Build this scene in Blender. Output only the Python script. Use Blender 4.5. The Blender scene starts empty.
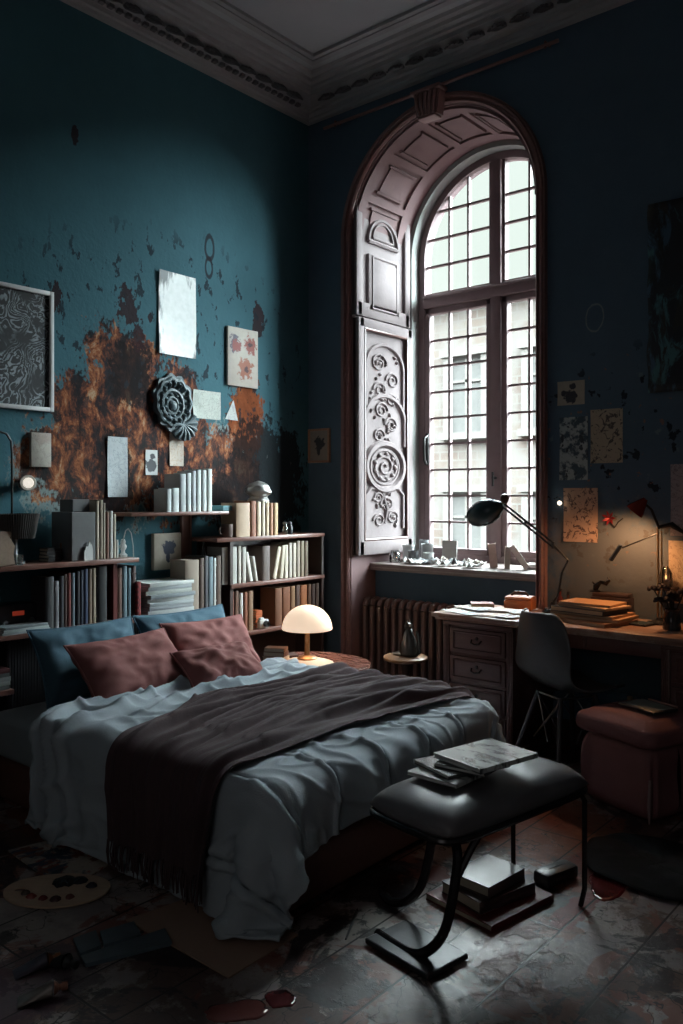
import bpy, bmesh, math, random
import numpy as np
from mathutils import Vector, Matrix, noise
random.seed(7)
R = math.radians
S = bpy.context.scene
COL = S.collection
PI = math.pi

# ---------------------------------------------------------------- camera, light, exposure
CAM = (4.0, -4.4, 1.4)
cd = bpy.data.cameras.new('camera'); cam = bpy.data.objects.new('camera', cd); COL.objects.link(cam)
cam.location = CAM; cam.rotation_euler = (R(90), 0, R(40))
cd.sensor_width = 36; cd.lens = 36*832/1024; cd.shift_y = -17/1024; cd.clip_start = .05
S.camera = cam
S.view_settings.view_transform = 'Standard'; S.view_settings.look = 'None'
S.view_settings.gamma = 1; S.view_settings.use_curve_mapping = False
S.view_settings.exposure = 0.0
w = bpy.data.worlds.new('overcast_sky'); S.world = w; w.use_nodes = True
wt = w.node_tree; bg = wt.nodes['Background']
_tc = wt.nodes.new('ShaderNodeTexCoord'); _sx = wt.nodes.new('ShaderNodeSeparateXYZ'); _rp = wt.nodes.new('ShaderNodeValToRGB')
_mr = wt.nodes.new('ShaderNodeMapRange'); _mr.inputs[1].default_value = -1; _mr.inputs[2].default_value = 1
wt.links.new(_tc.outputs['Generated'], _sx.inputs[0]); wt.links.new(_sx.outputs[2], _mr.inputs[0]); wt.links.new(_mr.outputs[0], _rp.inputs[0])
# overcast sky: pale at the horizon, several times brighter towards the zenith; light paving below
_st = [(0.0,(.16,.155,.15)), (.47,(.16,.155,.15)), (.50,(.104,.115,.107)), (.70,(.106,.117,.111)), (.75,(4.3,4.8,5.0)), (1.0,(4.9,5.5,5.8))]
for _i in range(4): _rp.color_ramp.elements.new(.5)
for _e, (_p, _c) in zip(_rp.color_ramp.elements, _st): _e.position = _p; _e.color = (*_c, 1)
wt.links.new(_rp.outputs[0], bg.inputs[0]); bg.inputs[1].default_value = 8.8
sd = bpy.data.lights.new('sun', 'SUN'); sun = bpy.data.objects.new('sun', sd); COL.objects.link(sun)
sd.energy = 39.0; sd.angle = R(44); sd.color = (.82, .95, 1.0)
SUN_DIR = Vector((-.64, -.74, -.38))          # soft daylight falling in through the window onto the left wall and the bed
sun.rotation_euler = SUN_DIR.to_track_quat('-Z', 'Y').to_euler(); sun.location = (6, 6, 6)

ad = bpy.data.lights.new('added_fill_light', 'AREA'); al = bpy.data.objects.new('added_fill_light', ad); COL.objects.link(al)
ad.shape = 'RECTANGLE'; ad.size = 1.4; ad.size_y = 2.4; ad.energy = 5.5; ad.color = (1.0, .97, .95)      # unseen fill lamp added behind the camera; there is no window here
al.location = (3.6, -5.75, 2.1); al.rotation_euler = (R(90), 0, 0)

# ---------------------------------------------------------------- view geometry of the walls (for measuring positions on real planes)
_a = R(40); _d = (-math.sin(_a), math.cos(_a)); _r = (math.cos(_a), math.sin(_a))
def _ray(px, py):
    t = (px-341.5)/832
    return (_d[0]+t*_r[0], _d[1]+t*_r[1], (495-py)/832)
def PX(px, py, X):
    v = _ray(px, py); s = (X-CAM[0])/v[0]; return Vector([CAM[i]+s*v[i] for i in range(3)])
def PY(px, py, Y):
    v = _ray(px, py); s = (Y-CAM[1])/v[1]; return Vector([CAM[i]+s*v[i] for i in range(3)])
def PZ(px, py, Z):
    v = _ray(px, py); s = (Z-CAM[2])/v[2]; return Vector([CAM[i]+s*v[i] for i in range(3)])

# ---------------------------------------------------------------- node helper and materials
class NT:
    def __init__(s, name):
        s.m = bpy.data.materials.new(name); s.m.use_nodes = True
        s.t = s.m.node_tree; s.t.nodes.clear()
        s.out = s.t.nodes.new('ShaderNodeOutputMaterial')
    def n(s, kind, ins=None, **props):
        nd = s.t.nodes.new('ShaderNode'+kind)
        for k, v in props.items(): setattr(nd, k, v)
        for k, v in (ins or {}).items(): s.put(nd.inputs[k], v)
        return nd
    def put(s, sock, v):
        if isinstance(v, bpy.types.NodeSocket): s.t.links.new(v, sock)
        elif isinstance(v, bpy.types.Node): s.t.links.new(v.outputs[0], sock)
        elif isinstance(v, (tuple, list)) and sock.type == 'RGBA' and len(v) == 3: sock.default_value = (*v, 1)
        else: sock.default_value = v
    def ma(s, op, a, b=0.0, c=0.0, clamp=False):
        nd = s.t.nodes.new('ShaderNodeMath'); nd.operation = op; nd.use_clamp = clamp
        for i, v in enumerate((a, b, c)): s.put(nd.inputs[i], v)
        return nd.outputs[0]
    def coords(s):
        return s.n('TexCoord').outputs['Object']
    def sep(s, v):
        nd = s.n('SeparateXYZ', {0: v}); return nd.outputs
    def noise(s, v, scale, detail=4, rough=.55, dist=0.0):
        nd = s.n('TexNoise', {'Vector': v, 'Scale': scale, 'Detail': detail, 'Roughness': rough, 'Distortion': dist})
        return nd.outputs[0]
    def step(s, v, lo, hi):
        nd = s.n('MapRange', {0: v, 1: lo, 2: hi, 3: 0.0, 4: 1.0}); nd.interpolation_type = 'SMOOTHSTEP'
        return nd.outputs[0]
    def mix(s, f, a, b):
        nd = s.t.nodes.new('ShaderNodeMix'); nd.data_type = 'RGBA'
        s.put(nd.inputs[0], f); s.put(nd.inputs[6], a); s.put(nd.inputs[7], b)
        return nd.outputs[2]
    def ramp(s, f, stops):
        nd = s.n('ValToRGB', {0: f}); el = nd.color_ramp.elements
        while len(el) < len(stops): el.new(.5)
        for e, (p, c) in zip(el, stops): e.position = p; e.color = (*c, 1)
        return nd.outputs[0]
    def scale(s, v, xyz):
        return s.n('Mapping', {0: v, 3: xyz}).outputs[0]
    def mapping(s, v, loc=(0,0,0), rot=(0,0,0), sc=(1,1,1)):
        return s.n('Mapping', {0: v, 1: loc, 2: rot, 3: sc}).outputs[0]
    def field(s, y, z, cy, cz, ry, rz):
        a = s.ma('DIVIDE', s.ma('SUBTRACT', y, cy), ry); b = s.ma('DIVIDE', s.ma('SUBTRACT', z, cz), rz)
        return s.ma('SUBTRACT', 1.0, s.ma('SQRT', s.ma('ADD', s.ma('MULTIPLY', a, a), s.ma('MULTIPLY', b, b))))
    def bump(s, h, strength=.3, dist=.01):
        return s.n('Bump', {'Strength': strength, 'Distance': dist, 'Height': h}).outputs[0]
    def done(s, color, rough=.6, metal=0.0, normal=None, **extra):
        p = s.n('BsdfPrincipled', {'Base Color': color, 'Roughness': rough, 'Metallic': metal})
        if normal is not None: s.put(p.inputs['Normal'], normal)
        for k, v in extra.items(): s.put(p.inputs[k.replace('_', ' ')], v)
        s.t.links.new(p.outputs[0], s.out.inputs[0])
        return s.m

_cache = {}
def M(name, col, rough=.6, metal=0.0, var=.18, sc=14, bump=.1, stretch=(1,1,1), **extra):
    """plain procedural surface: a base colour broken up by noise, with a light bump"""
    key = (name, col)
    if key in _cache: return _cache[key]
    t = NT(name); v = t.scale(t.coords(), stretch)
    nz = t.noise(v, sc, 5)
    c = t.mix(nz, tuple(x*(1-var) for x in col), tuple(min(1, x*(1+var)) for x in col))
    r = t.ma('ADD', rough-.06, t.ma('MULTIPLY', nz, .12))
    _cache[key] = t.done(c, r, metal, t.bump(t.noise(v, sc*4, 3), bump, .004), **extra)
    return _cache[key]
def wood(name, col, rough=.42, stretch=(1,8,8)):
    key = (name, col, stretch)
    if key in _cache: return _cache[key]
    t = NT(name); v = t.scale(t.coords(), stretch)
    nz = t.noise(v, 5, 6, .6, 1.2); n2 = t.noise(t.coords(), 3, 3)
    c = t.mix(nz, tuple(x*.55 for x in col), tuple(min(1, x*1.3) for x in col))
    c = t.mix(t.ma('MULTIPLY', n2, .5), c, tuple(x*.6 for x in col))
    _cache[key] = t.done(c, t.ma('ADD', rough-.08, t.ma('MULTIPLY', nz, .2)), 0, t.bump(nz, .12, .004))
    return _cache[key]
def fabric(name, col, weave=260, rough=.85, var=.15, big=0.0, **extra):
    key = (name, col)
    if key in _cache: return _cache[key]
    t = NT(name); v = t.coords()
    n1 = t.noise(v, weave, 2); n2 = t.noise(v, 7, 4); n3 = t.noise(v, 3.2, 5, .6, 1.5)
    c = t.mix(n2, tuple(x*(1-var) for x in col), tuple(min(1, x*(1+var)) for x in col))
    h = t.ma('ADD', t.ma('MULTIPLY', n1, .25), t.ma('MULTIPLY', n3, big))
    _cache[key] = t.done(c, rough, 0, t.bump(h, .35, .02), Sheen_Weight=.0, **extra)
    return _cache[key]
def glass(name, tint=(.9,.95,.95), gloss=.1):
    t = NT(name)
    a = t.n('BsdfTransparent', {0: tint}); b = t.n('BsdfGlossy', {'Color': (1,1,1), 'Roughness': .03})
    f = t.n('Fresnel', {0: 1.45}); k = t.ma('ADD', t.ma('MULTIPLY', f.outputs[0], .8), gloss*.2)
    mx = t.n('MixShader', {0: k, 1: a.outputs[0], 2: b.outputs[0]})
    t.t.links.new(mx.outputs[0], t.out.inputs[0]); return t.m
def lamp_mat(name, col, strength):
    t = NT(name); nz = t.noise(t.coords(), 6, 2)
    c = t.mix(nz, col, tuple(x*.93 for x in col))
    p = t.n('BsdfPrincipled', {'Base Color': col, 'Roughness': .3, 'Emission Color': c, 'Emission Strength': strength})
    t.t.links.new(p.outputs[0], t.out.inputs[0]); return t.m

# ---------------------------------------------------------------- mesh builder
class MB:
    def __init__(s): s.v = []; s.f = []
    def add(s, vs, fs, mtx=None):
        o = len(s.v)
        s.v += [tuple(mtx @ Vector(p)) if mtx else tuple(p) for p in vs]
        s.f += [tuple(i+o for i in f) for f in fs]; return s
    def box(s, c, sz, rz=0.0, bev=0.0, rot=None):
        m = Matrix.Translation(c) @ (rot.to_4x4() if rot is not None else Matrix.Rotation(rz, 4, 'Z'))
        a, b, h = sz[0]/2, sz[1]/2, sz[2]/2
        if bev <= 0:
            vs = [(-a,-b,-h),(a,-b,-h),(a,b,-h),(-a,b,-h),(-a,-b,h),(a,-b,h),(a,b,h),(-a,b,h)]
            return s.add(vs, [(0,3,2,1),(4,5,6,7),(0,1,5,4),(1,2,6,5),(2,3,7,6),(3,0,4,7)], m)
        bm = bmesh.new(); bmesh.ops.create_cube(bm, size=1)
        for v in bm.verts: v.co = (v.co.x*sz[0], v.co.y*sz[1], v.co.z*sz[2])
        bmesh.ops.bevel(bm, geom=bm.edges[:], offset=min(bev, min(sz)*.49), segments=2 if bev < .02 else 4, profile=.5, affect='EDGES')
        bm.verts.index_update()
        s.add([v.co[:] for v in bm.verts], [[v.index for v in f.verts] for f in bm.faces], m); bm.free(); return s
    def tube(s, pts, r, n=8, caps=True, flat=None):
        pts = [Vector(p) for p in pts]; rs = r if isinstance(r, (list, tuple)) else [r]*len(pts)
        vs = []; prev = None
        for i, p in enumerate(pts):
            tg = (pts[min(i+1, len(pts)-1)]-pts[max(i-1, 0)]).normalized()
            if prev is None:
                up = Vector((0,0,1)) if abs(tg.z) < .9 else Vector((1,0,0)); x = tg.cross(up).normalized()
            else: x = (prev-tg*prev.dot(tg)).normalized()
            y = tg.cross(x); prev = x
            for k in range(n):
                a = 2*PI*k/n
                fx, fy = flat if flat else (1, 1)
                vs.append(p+x*math.cos(a)*rs[i]*fx+y*math.sin(a)*rs[i]*fy)
        fs = [(i*n+k, i*n+(k+1)%n, (i+1)*n+(k+1)%n, (i+1)*n+k) for i in range(len(pts)-1) for k in range(n)]
        if caps: fs += [tuple(range(n-1,-1,-1)), tuple(range((len(pts)-1)*n, len(pts)*n))]
        return s.add(vs, fs)
    def lathe(s, prof, n=24, c=(0,0,0), mtx=None, sx=1, sy=1):
        """profile of (radius, height) turned about Z"""
        vs = []; fs = []
        for r_, z in prof:
            for k in range(n):
                a = 2*PI*k/n; vs.append((c[0]+r_*math.cos(a)*sx, c[1]+r_*math.sin(a)*sy, c[2]+z))
        for i in range(len(prof)-1):
            for k in range(n): fs.append((i*n+k, i*n+(k+1)%n, (i+1)*n+(k+1)%n, (i+1)*n+k))
        if prof[0][0] > 1e-4: fs.append(tuple(range(n-1,-1,-1)))
        if prof[-1][0] > 1e-4: fs.append(tuple(range((len(prof)-1)*n, len(prof)*n)))
        return s.add(vs, fs, mtx)
    def prism(s, poly, h, mtx=None):
        """polygon in XY raised by h"""
        n = len(poly)
        vs = [(x,y,0) for x,y in poly]+[(x,y,h) for x,y in poly]
        fs = [tuple(range(n-1,-1,-1)), tuple(range(n, 2*n))]+[(i,(i+1)%n,n+(i+1)%n,n+i) for i in range(n)]
        return s.add(vs, fs, mtx)
    def grid(s, P, close_u=False):
        """P[i][j] points"""
        a, b = len(P), len(P[0])
        vs = [p for row in P for p in row]
        fs = [(i*b+j, i*b+j+1, ((i+1)%a)*b+j+1, ((i+1)%a)*b+j) for i in range(a if close_u else a-1) for j in range(b-1)]
        return s.add(vs, fs)
    def build(s, name, mat, parent=None, smooth=False, angle=35, loc=None, rot=None):
        me = bpy.data.meshes.new(name); me.from_pydata(s.v, [], s.f); me.update()
        bm = bmesh.new(); bm.from_mesh(me); bmesh.ops.recalc_face_normals(bm, faces=bm.faces[:]); bm.to_mesh(me); bm.free()
        if smooth:
            me.polygons.foreach_set('use_smooth', [True]*len(me.polygons))
            me.set_sharp_from_angle(angle=R(angle))
        me.materials.append(mat)
        o = bpy.data.objects.new(name, me); COL.objects.link(o)
        if parent is not None: o.parent = parent
        if loc is not None: o.location = loc
        if rot is not None: o.rotation_euler = rot
        return o

def tag(o, label, cat, group=None, kind=None):
    o['label'] = label; o['category'] = cat
    if group: o['group'] = group
    if kind: o['kind'] = kind
    return o
def thing(name, label, cat, loc=(0,0,0), rz=0.0, group=None, rot=None):
    o = bpy.data.objects.new(name, None); COL.objects.link(o); o.empty_display_size = .1
    o.location = loc; o.rotation_euler = rot if rot is not None else (0,0,rz)
    return tag(o, label, cat, group)
def struct(o): o['kind'] = 'structure'; return o
def copy_tree(o, parent=None):
    c = o.copy(); COL.objects.link(c)
    if parent is not None: c.parent = parent
    for ch in list(o.children): copy_tree(ch, c)
    return c
def solidify(o, t, off=0):
    m = o.modifiers.new('thickness', 'SOLIDIFY'); m.thickness = t; m.offset = off; return o
def subsurf(o, n=1):
    m = o.modifiers.new('smooth', 'SUBSURF'); m.levels = n; m.render_levels = n; return o
def arc(cx, cz, r, a0, a1, n): return [(cx+r*math.cos(a0+(a1-a0)*i/n), cz+r*math.sin(a0+(a1-a0)*i/n)) for i in range(n+1)]
ORD = ['first','second','third','fourth','fifth','sixth','seventh','eighth','ninth','tenth','eleventh','twelfth','thirteenth',
       'fourteenth','fifteenth','sixteenth','seventeenth','eighteenth','nineteenth','twentieth']
def nth(i, n):
    return 'leftmost' if i == 0 else 'rightmost' if i == n-1 else ORD[i]+' from left'

# ---------------------------------------------------------------- setting materials
TEAL = (.059, .145, .177)
def plaster(name, base, left):
    t = NT(name); v = t.coords(); x, y, z = t.sep(v)
    if not left: y = x
    big = t.noise(v, 1.3, 5, .6); fine = t.noise(v, 9, 6, .65); grain = t.noise(v, 45, 3)
    c = t.mix(big, tuple(q*.75 for q in base), tuple(q*1.2 for q in base))
    c = t.mix(t.ma('MULTIPLY', fine, .45), c, tuple(q*.62 for q in base))
    wn = t.n('TexNoise', {'Vector': v, 'Scale': 3.0, 'Detail': 7.0, 'Roughness': .62})
    edge = t.ma('SUBTRACT', wn.outputs[0], .5)
    e2 = t.ma('SUBTRACT', t.noise(v, 11, 6, .6), .5)
    e3 = t.ma('SUBTRACT', t.noise(t.scale(v, (1,1.5,.8)), 34, 5, .65), .5)
    rag = t.ma('ADD', t.ma('ADD', t.ma('MULTIPLY', edge, 3.2), t.ma('MULTIPLY', e2, 3.0)), t.ma('MULTIPLY', e3, 2.2))
    def blob(cy, cz, ry, rz, lo=.0, hi=.16, k=1.0):
        f = t.ma('ADD', t.field(y, z, cy, cz, ry, rz), t.ma('MULTIPLY', rag, k*.42))
        return t.step(f, lo, hi)
    rough = .72
    if left:
        # pale scraped patches
        for a in ((-1.98,1.55,.22,.3), (-1.5,1.52,.18,.3), (-.86,1.72,.2,.18)):
            c = t.mix(t.ma('MULTIPLY', blob(*a, k=1.3), .55), c, (.30,.33,.31))
        # rust: a mottled run of brown, ochre and orange
        rn = t.noise(t.scale(v, (1,1.25,.8)), 7.5, 9, .74, .35)
        rust = t.ramp(rn, [(.36,(.007,.006,.008)), (.46,(.026,.010,.009)), (.52,(.13,.036,.016)), (.575,(.30,.095,.032)), (.65,(.44,.29,.18))])
        m = None
        for a in ((-1.70,1.62,.46,.40), (-1.56,2.0,.30,.42), (-1.18,1.62,.50,.36), (-.86,1.56,.4,.3), (-.62,1.9,.16,.34), (-1.16,2.02,.16,.2), (-1.86,1.86,.2,.25)):
            b = blob(*a); m = b if m is None else t.ma('MAXIMUM', m, b)
        c = t.mix(t.ma('MULTIPLY', m, .93), c, rust)
        o_ = t.ma('MULTIPLY', blob(-.60,1.90,.17,.26), .9)
        c = t.mix(o_, c, t.mix(rn, (.07,.015,.008), (.36,.10,.03)))
        # soot towards the corner, paint runs
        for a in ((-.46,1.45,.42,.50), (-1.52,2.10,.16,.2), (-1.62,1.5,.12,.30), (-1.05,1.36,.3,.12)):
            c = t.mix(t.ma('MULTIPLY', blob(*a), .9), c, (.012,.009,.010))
        runs = t.noise(t.scale(v, (1, 30, 1.2)), 1.0, 3)
        rm = t.ma('MULTIPLY', t.step(runs, .60, .66), t.step(t.field(y, z, -1.3, 1.65, .8, .5), 0, .3))
        c = t.mix(t.ma('MULTIPLY', rm, .7), c, (.02,.012,.012))
        fl = t.step(t.noise(t.scale(v, (1,2.2,.9)), 9, 5, .7), .66, .70)
        c = t.mix(t.ma('MULTIPLY', t.ma('MULTIPLY', fl, t.step(t.field(y,z,-.4,1.5,.35,.5), 0, .3)), .6), c, (.20,.21,.20))
        # maroon splashes
        for a in ((-1.52,2.46,.10,.13), (-1.47,2.33,.05,.10), (-2.0,2.44,.035,.09),  (-.5,2.55,.05,.14), (-1.88,3.36,.02,.07), (-1.38,2.44,.03,.04)):
            c = t.mix(t.ma('MULTIPLY', blob(*a, lo=.02, hi=.1, k=1.6), .9), c, (.030,.012,.014))
        # ring-shaped drips
        for (cy, cz, ry, rz) in ((-.925,2.955,.034,.075), (-.93,2.83,.028,.06)):
            d_ = t.ma('ABSOLUTE', t.ma('ADD', t.field(y, z, cy, cz, ry, rz), t.ma('MULTIPLY', e2, .5)))
            c = t.mix(t.ma('MULTIPLY', t.ma('SUBTRACT', 1.0, t.step(d_, .14, .3)), .85), c, (.022,.020,.026))
        # scattered flecks
        sp = t.step(t.noise(t.scale(v,(1,1.4,.8)), 10, 6, .62), .585, .61)
        sm = t.step(t.field(y, z, -1.2, 2.35, 1.35, .75), 0, .35)
        c = t.mix(t.ma('MULTIPLY', t.ma('MULTIPLY', sp, sm), .85), c, (.018,.022,.030))
    else:
        sp = t.step(t.noise(v, 12, 4, .55), .60, .63); sm = t.step(t.field(y, z, 2.3, 1.55, .75, .75), 0, .3)
        c = t.mix(t.ma('MULTIPLY', t.ma('MULTIPLY', sp, sm), .85), c, (.010,.010,.014))
        s2 = t.step(t.noise(t.mapping(v, loc=(7,3,1)), 17, 4, .55), .65, .67)
        c = t.mix(t.ma('MULTIPLY', t.ma('MULTIPLY', s2, sm), .8), c, (.22,.12,.09))
        s3 = t.step(t.noise(t.mapping(v, loc=(1,3,9)), 9, 6, .6), .64, .67)
        c = t.mix(t.ma('MULTIPLY', t.ma('MULTIPLY', s3, sm), .6), c, (.15,.20,.22))
        d_ = t.ma('ABSOLUTE', t.ma('ADD', t.field(y, z, 2.125, 2.375, .05, .075), t.ma('MULTIPLY', e2, .5)))      # chalk ring
        c = t.mix(t.ma('MULTIPLY', t.ma('SUBTRACT', 1.0, t.step(d_, .03, .10)), .6), c, (.25,.28,.28))
        gz = t.ma('MULTIPLY', blob(2.25,1.0,.55,.42, lo=0, hi=.5), .6)      # warm grey patch on the wall behind the desk
        c = t.mix(gz, c, (.15,.14,.13))
    return t.done(c, rough, 0, t.bump(t.ma('ADD', grain, t.ma('MULTIPLY', fine, 2.0)), .22, .008), Specular_IOR_Level=.06)
wall_left_mat = plaster('stained_teal_plaster', TEAL, True)
wall_win_mat = plaster('dark_teal_plaster', (.085, .130, .178), False)
wall_dark = M('pale_plaster', (.55, .56, .55), .8)
ceil_mat = M('grey_ceiling_plaster', (.36, .36, .38), .85, sc=3, var=.12)
cornice_mat = M('grey_plaster_moulding', (.30, .29, .30), .7, sc=8, var=.15)
white_plaster = M('chipped_white_plaster', (.26, .27, .26), .85, sc=9, var=.35, Specular_IOR_Level=.1)
pink_wood = M('worn_pink_painted_wood', (.17, .108, .110), .7, sc=7, var=.25, bump=.2, Specular_IOR_Level=.15)
pale_wood = M('worn_pale_painted_wood', (.195, .162, .164), .75, sc=9, var=.25, bump=.2, Specular_IOR_Level=.1)
red_wood = wood('dark_red_wood', (.13, .058, .050), .38)
dark_wood = wood('dark_brown_wood', (.050, .028, .024), .4)
frame_mat = M('purple_brown_frame_paint', (.185, .132, .136), .65, sc=10, Specular_IOR_Level=.2)

def floor_mat():
    t = NT('paint_stained_floorboards'); v = t.coords(); x, y, z = t.sep(v)
    vr = t.mapping(v, rot=(0,0,R(90)))
    br = t.n('TexBrick', {'Vector': vr, 'Color1': (.3,.3,.3), 'Color2': (.7,.7,.7), 'Mortar': (0,0,0), 'Scale': 1.0, 'Mortar Size': .004, 'Mortar Smooth': .2, 'Brick Width': 1.9, 'Row Height': .235})
    br.offset = .37
    tone = t.sep(br.outputs[0])[0]
    grain = t.noise(t.scale(v, (14, 1.2, 1)), 4, 6, .6, .6)
    c = t.mix(grain, (.045,.028,.025), (.15,.085,.070))
    big = t.noise(v, 2.3, 7, .66, .5); rag = t.noise(v, 9, 8, .72); fine = t.noise(v, 26, 5, .65)
    a = t.ma('ADD', t.ma('MULTIPLY', big, .55), t.ma('ADD', t.ma('MULTIPLY', rag, .35), t.ma('MULTIPLY', tone, .22)))
    pale = t.ma('MULTIPLY', t.step(a, .525, .57), t.ma('ADD', .55, t.ma('MULTIPLY', fine, .5)))
    c = t.mix(pale, c, t.mix(t.step(t.noise(v, 4.5, 5), .45, .6), (.40,.35,.325), (.24,.22,.22)))
    b = t.noise(t.mapping(v, loc=(5,2,0)), 2.6, 7, .65, 1.0)
    c = t.mix(t.ma('MULTIPLY', t.step(b, .505, .545), .85), c, (.19,.058,.040))
    k = t.noise(t.mapping(v, loc=(1,9,0)), 3.0, 7, .66, .8)
    c = t.mix(t.ma('MULTIPLY', t.step(k, .53, .56), .9), c, (.014,.012,.016))
    p = t.noise(t.mapping(v, loc=(4,4,3)), 3.4, 6, .6, .5)
    c = t.mix(t.ma('MULTIPLY', t.step(p, .62, .66), .7), c, (.06,.075,.09))
    e = t.ma('MULTIPLY', t.ma('SUBTRACT', rag, .5), 1.6)
    def blob(cx, cy, rx, ry, s=.9): return t.ma('MULTIPLY', t.step(t.ma('ADD', t.field(x, y, cx, cy, rx, ry), e), 0, .15), s)
    c = t.mix(blob(2.42,-1.15,.30,.36,.8), c, t.mix(fine, (.10,.025,.012), (.32,.10,.04)))        # orange paint by the bench
    c = t.mix(blob(2.68,-1.36,.08,.22), c, (.13,.012,.010))
    c = t.mix(blob(2.80,-1.75,.05,.16), c, (.16,.02,.02))
    c = t.mix(blob(1.78,-3.15,.18,.26,.8), c, (.045,.022,.034))                                    # purple spill by the paint tubes
    c = t.mix(blob(1.25,-2.45,.30,.20,.7), c, (.085,.035,.026))
    mort = t.ma('SUBTRACT', 1.0, br.outputs[1])
    c = t.mix(br.outputs[1], c, (.006,.005,.005))
    crack = t.n('TexVoronoi', {'Vector': t.n('VectorMath', {0: v, 1: t.n('TexNoise', {'Vector': v, 'Scale': 4.0, 'Detail': 4.0}).outputs[1]}, operation='ADD').outputs[0], 'Scale': 2.2}, feature='DISTANCE_TO_EDGE').outputs[0]
    c = t.mix(t.ma('SUBTRACT', 1.0, t.step(crack, .002, .012)), c, (.010,.008,.008))
    rgh = t.ma('ADD', .15, t.ma('MULTIPLY', rag, .42))
    h = t.ma('ADD', t.ma('MULTIPLY', mort, 1.5), t.ma('ADD', t.ma('MULTIPLY', pale, .35), t.ma('MULTIPLY', fine, .25)))
    return t.done(c, rgh, 0, t.bump(h, .5, .006))

# ---------------------------------------------------------------- the room
RX, RY, H = 5.6, -5.8, 4.215
XC, RW, ZS = 1.083, .708, 3.145          # window opening: centre, half width (= arch radius), springing height
XL, XR = XC-RW, XC+RW
def quad(name, pts, mat): return struct(MB().add(pts, [(0,1,2,3)]).build(name, mat))
fl = MB().box((RX/2, (RY+1.0)/2, -.05), (RX, -RY+1.0, .1)); struct(fl.build('floor', floor_mat()))
ce = MB().box((RX/2, (RY+1.0)/2, H+.05), (RX+.2, -RY+1.2, .1)); struct(ce.build('ceiling', ceil_mat))
struct(MB().box((-.1, (RY+1.0)/2, H/2), (.2, -RY+1.0, H)).build('wall_left', wall_left_mat))
struct(MB().box((RX+.1, (RY+1.0)/2, H/2), (.2, -RY+1.0, H)).build('wall_right', wall_dark))
struct(MB().box((RX/2, RY-.1, H/2), (RX, .2, H)).build('wall_front', wall_dark))
# window wall: the front face round the arched opening, 0.8 m deep behind
WD = .82
b = MB()
b.box((XL/2, WD/2, H/2), (XL, WD, H)); b.box(((XR+RX)/2, WD/2, H/2), (RX-XR, WD, H))
n = 32; ar = arc(XC, ZS, RW, PI, 0, n)
P = [[(x,0,z) for x,z in ar], [(x,0,H) for x,z in ar], [(x,WD,H) for x,z in ar], [(x,WD,z) for x,z in ar]]
b.grid(P, close_u=True)
b.box((XC, .27+(WD-.27)/2, .445), (2*RW, WD-.27, .89))      # the apron under the sill
struct(b.build('wall_window', wall_win_mat, smooth=False))

# cornice: profile swept along the left wall and the window wall (distance from wall, height)
prof = [(0,4.035),(.03,4.04),(.035,4.055),(.05,4.06),(.055,4.085),(.075,4.092),(.08,4.10),(.10,4.108),(.19,4.125),(.195,4.15),(.215,4.155),(.22,4.17),(.245,4.178),(.255,4.195),(.285,4.20),(.30,4.215)]
trim = MB().grid([[(d,RY,z),(d,-d,z),(RX,-d,z)] for d,z in prof]).build('trim_1', cornice_mat); struct(trim)
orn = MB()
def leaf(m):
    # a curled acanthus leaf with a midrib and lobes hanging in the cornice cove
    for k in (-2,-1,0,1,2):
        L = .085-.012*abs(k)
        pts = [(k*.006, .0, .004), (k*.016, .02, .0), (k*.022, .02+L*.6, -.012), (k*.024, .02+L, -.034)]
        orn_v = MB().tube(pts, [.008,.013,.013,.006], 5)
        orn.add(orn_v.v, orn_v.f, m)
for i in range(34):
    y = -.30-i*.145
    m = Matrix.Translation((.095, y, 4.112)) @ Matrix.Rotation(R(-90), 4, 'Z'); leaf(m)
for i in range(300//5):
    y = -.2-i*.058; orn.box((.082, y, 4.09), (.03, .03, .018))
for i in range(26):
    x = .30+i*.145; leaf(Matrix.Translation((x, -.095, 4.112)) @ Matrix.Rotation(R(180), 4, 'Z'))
orn.build('leaf_ornament', M('dusty_shaded_plaster', (.12, .115, .125), .8), trim, smooth=True)  # leaf colour darkened for both grime and shadow
c2 = MB()      # second flat moulding on the ceiling inside the cornice
for d0, d1, h in ((.36,.40,.012),(.42,.45,.02)):
    c2.grid([[(d,RY,z),(d,-d,z),(RX,-d,z)] for d,z in ((d0,H),(d0,H-h),(d1,H-h),(d1,H))])
c2.build('ceiling_band', cornice_mat, trim)
for o_, a, b_ in (('baseboard_left', (0.012, RY/2, .07), (.024, -RY, .14)), ('baseboard_window', ((XR+.09+RX)/2, -.012, .07), (RX-XR-.09, .024, .14))):
    struct(MB().box(a, b_, bev=.006).build(o_, dark_wood))

# ------------------------------------------------ window: lining, soffit, plaster reveal, frame, panes
YP = .665                                   # where the wooden lining ends and the plaster begins
struct_lining = MB()
n = 40
pathF = [(XL,0)]+[(XL,ZS)]+arc(XC,ZS,RW,PI,0,n)[1:]+[(XR,0)]
# architrave on the wall face, swept round the opening: (outward offset, projection)
def sweep(prof, n=48):
    out = []
    for off, pr in prof:
        row = [(XL-off, -pr, 0)]+[(x, -pr, z) for x, z in arc(XC, ZS, RW+off, PI, 0, n)]+[(XR+off, -pr, 0)]
        out.append(row)
    return out
arch_obj = struct(MB().grid(sweep([(-.014,-.03),(-.014,.012),(-.004,.026),(.004,.014),(.014,.016),(.020,.034),(.034,.038),(.042,.026),(.050,.028),(.054,.0)])).build('trim_2', wood('reddish_architrave_wood', (.24,.125,.115), .45), smooth=True, angle=25))
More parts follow.
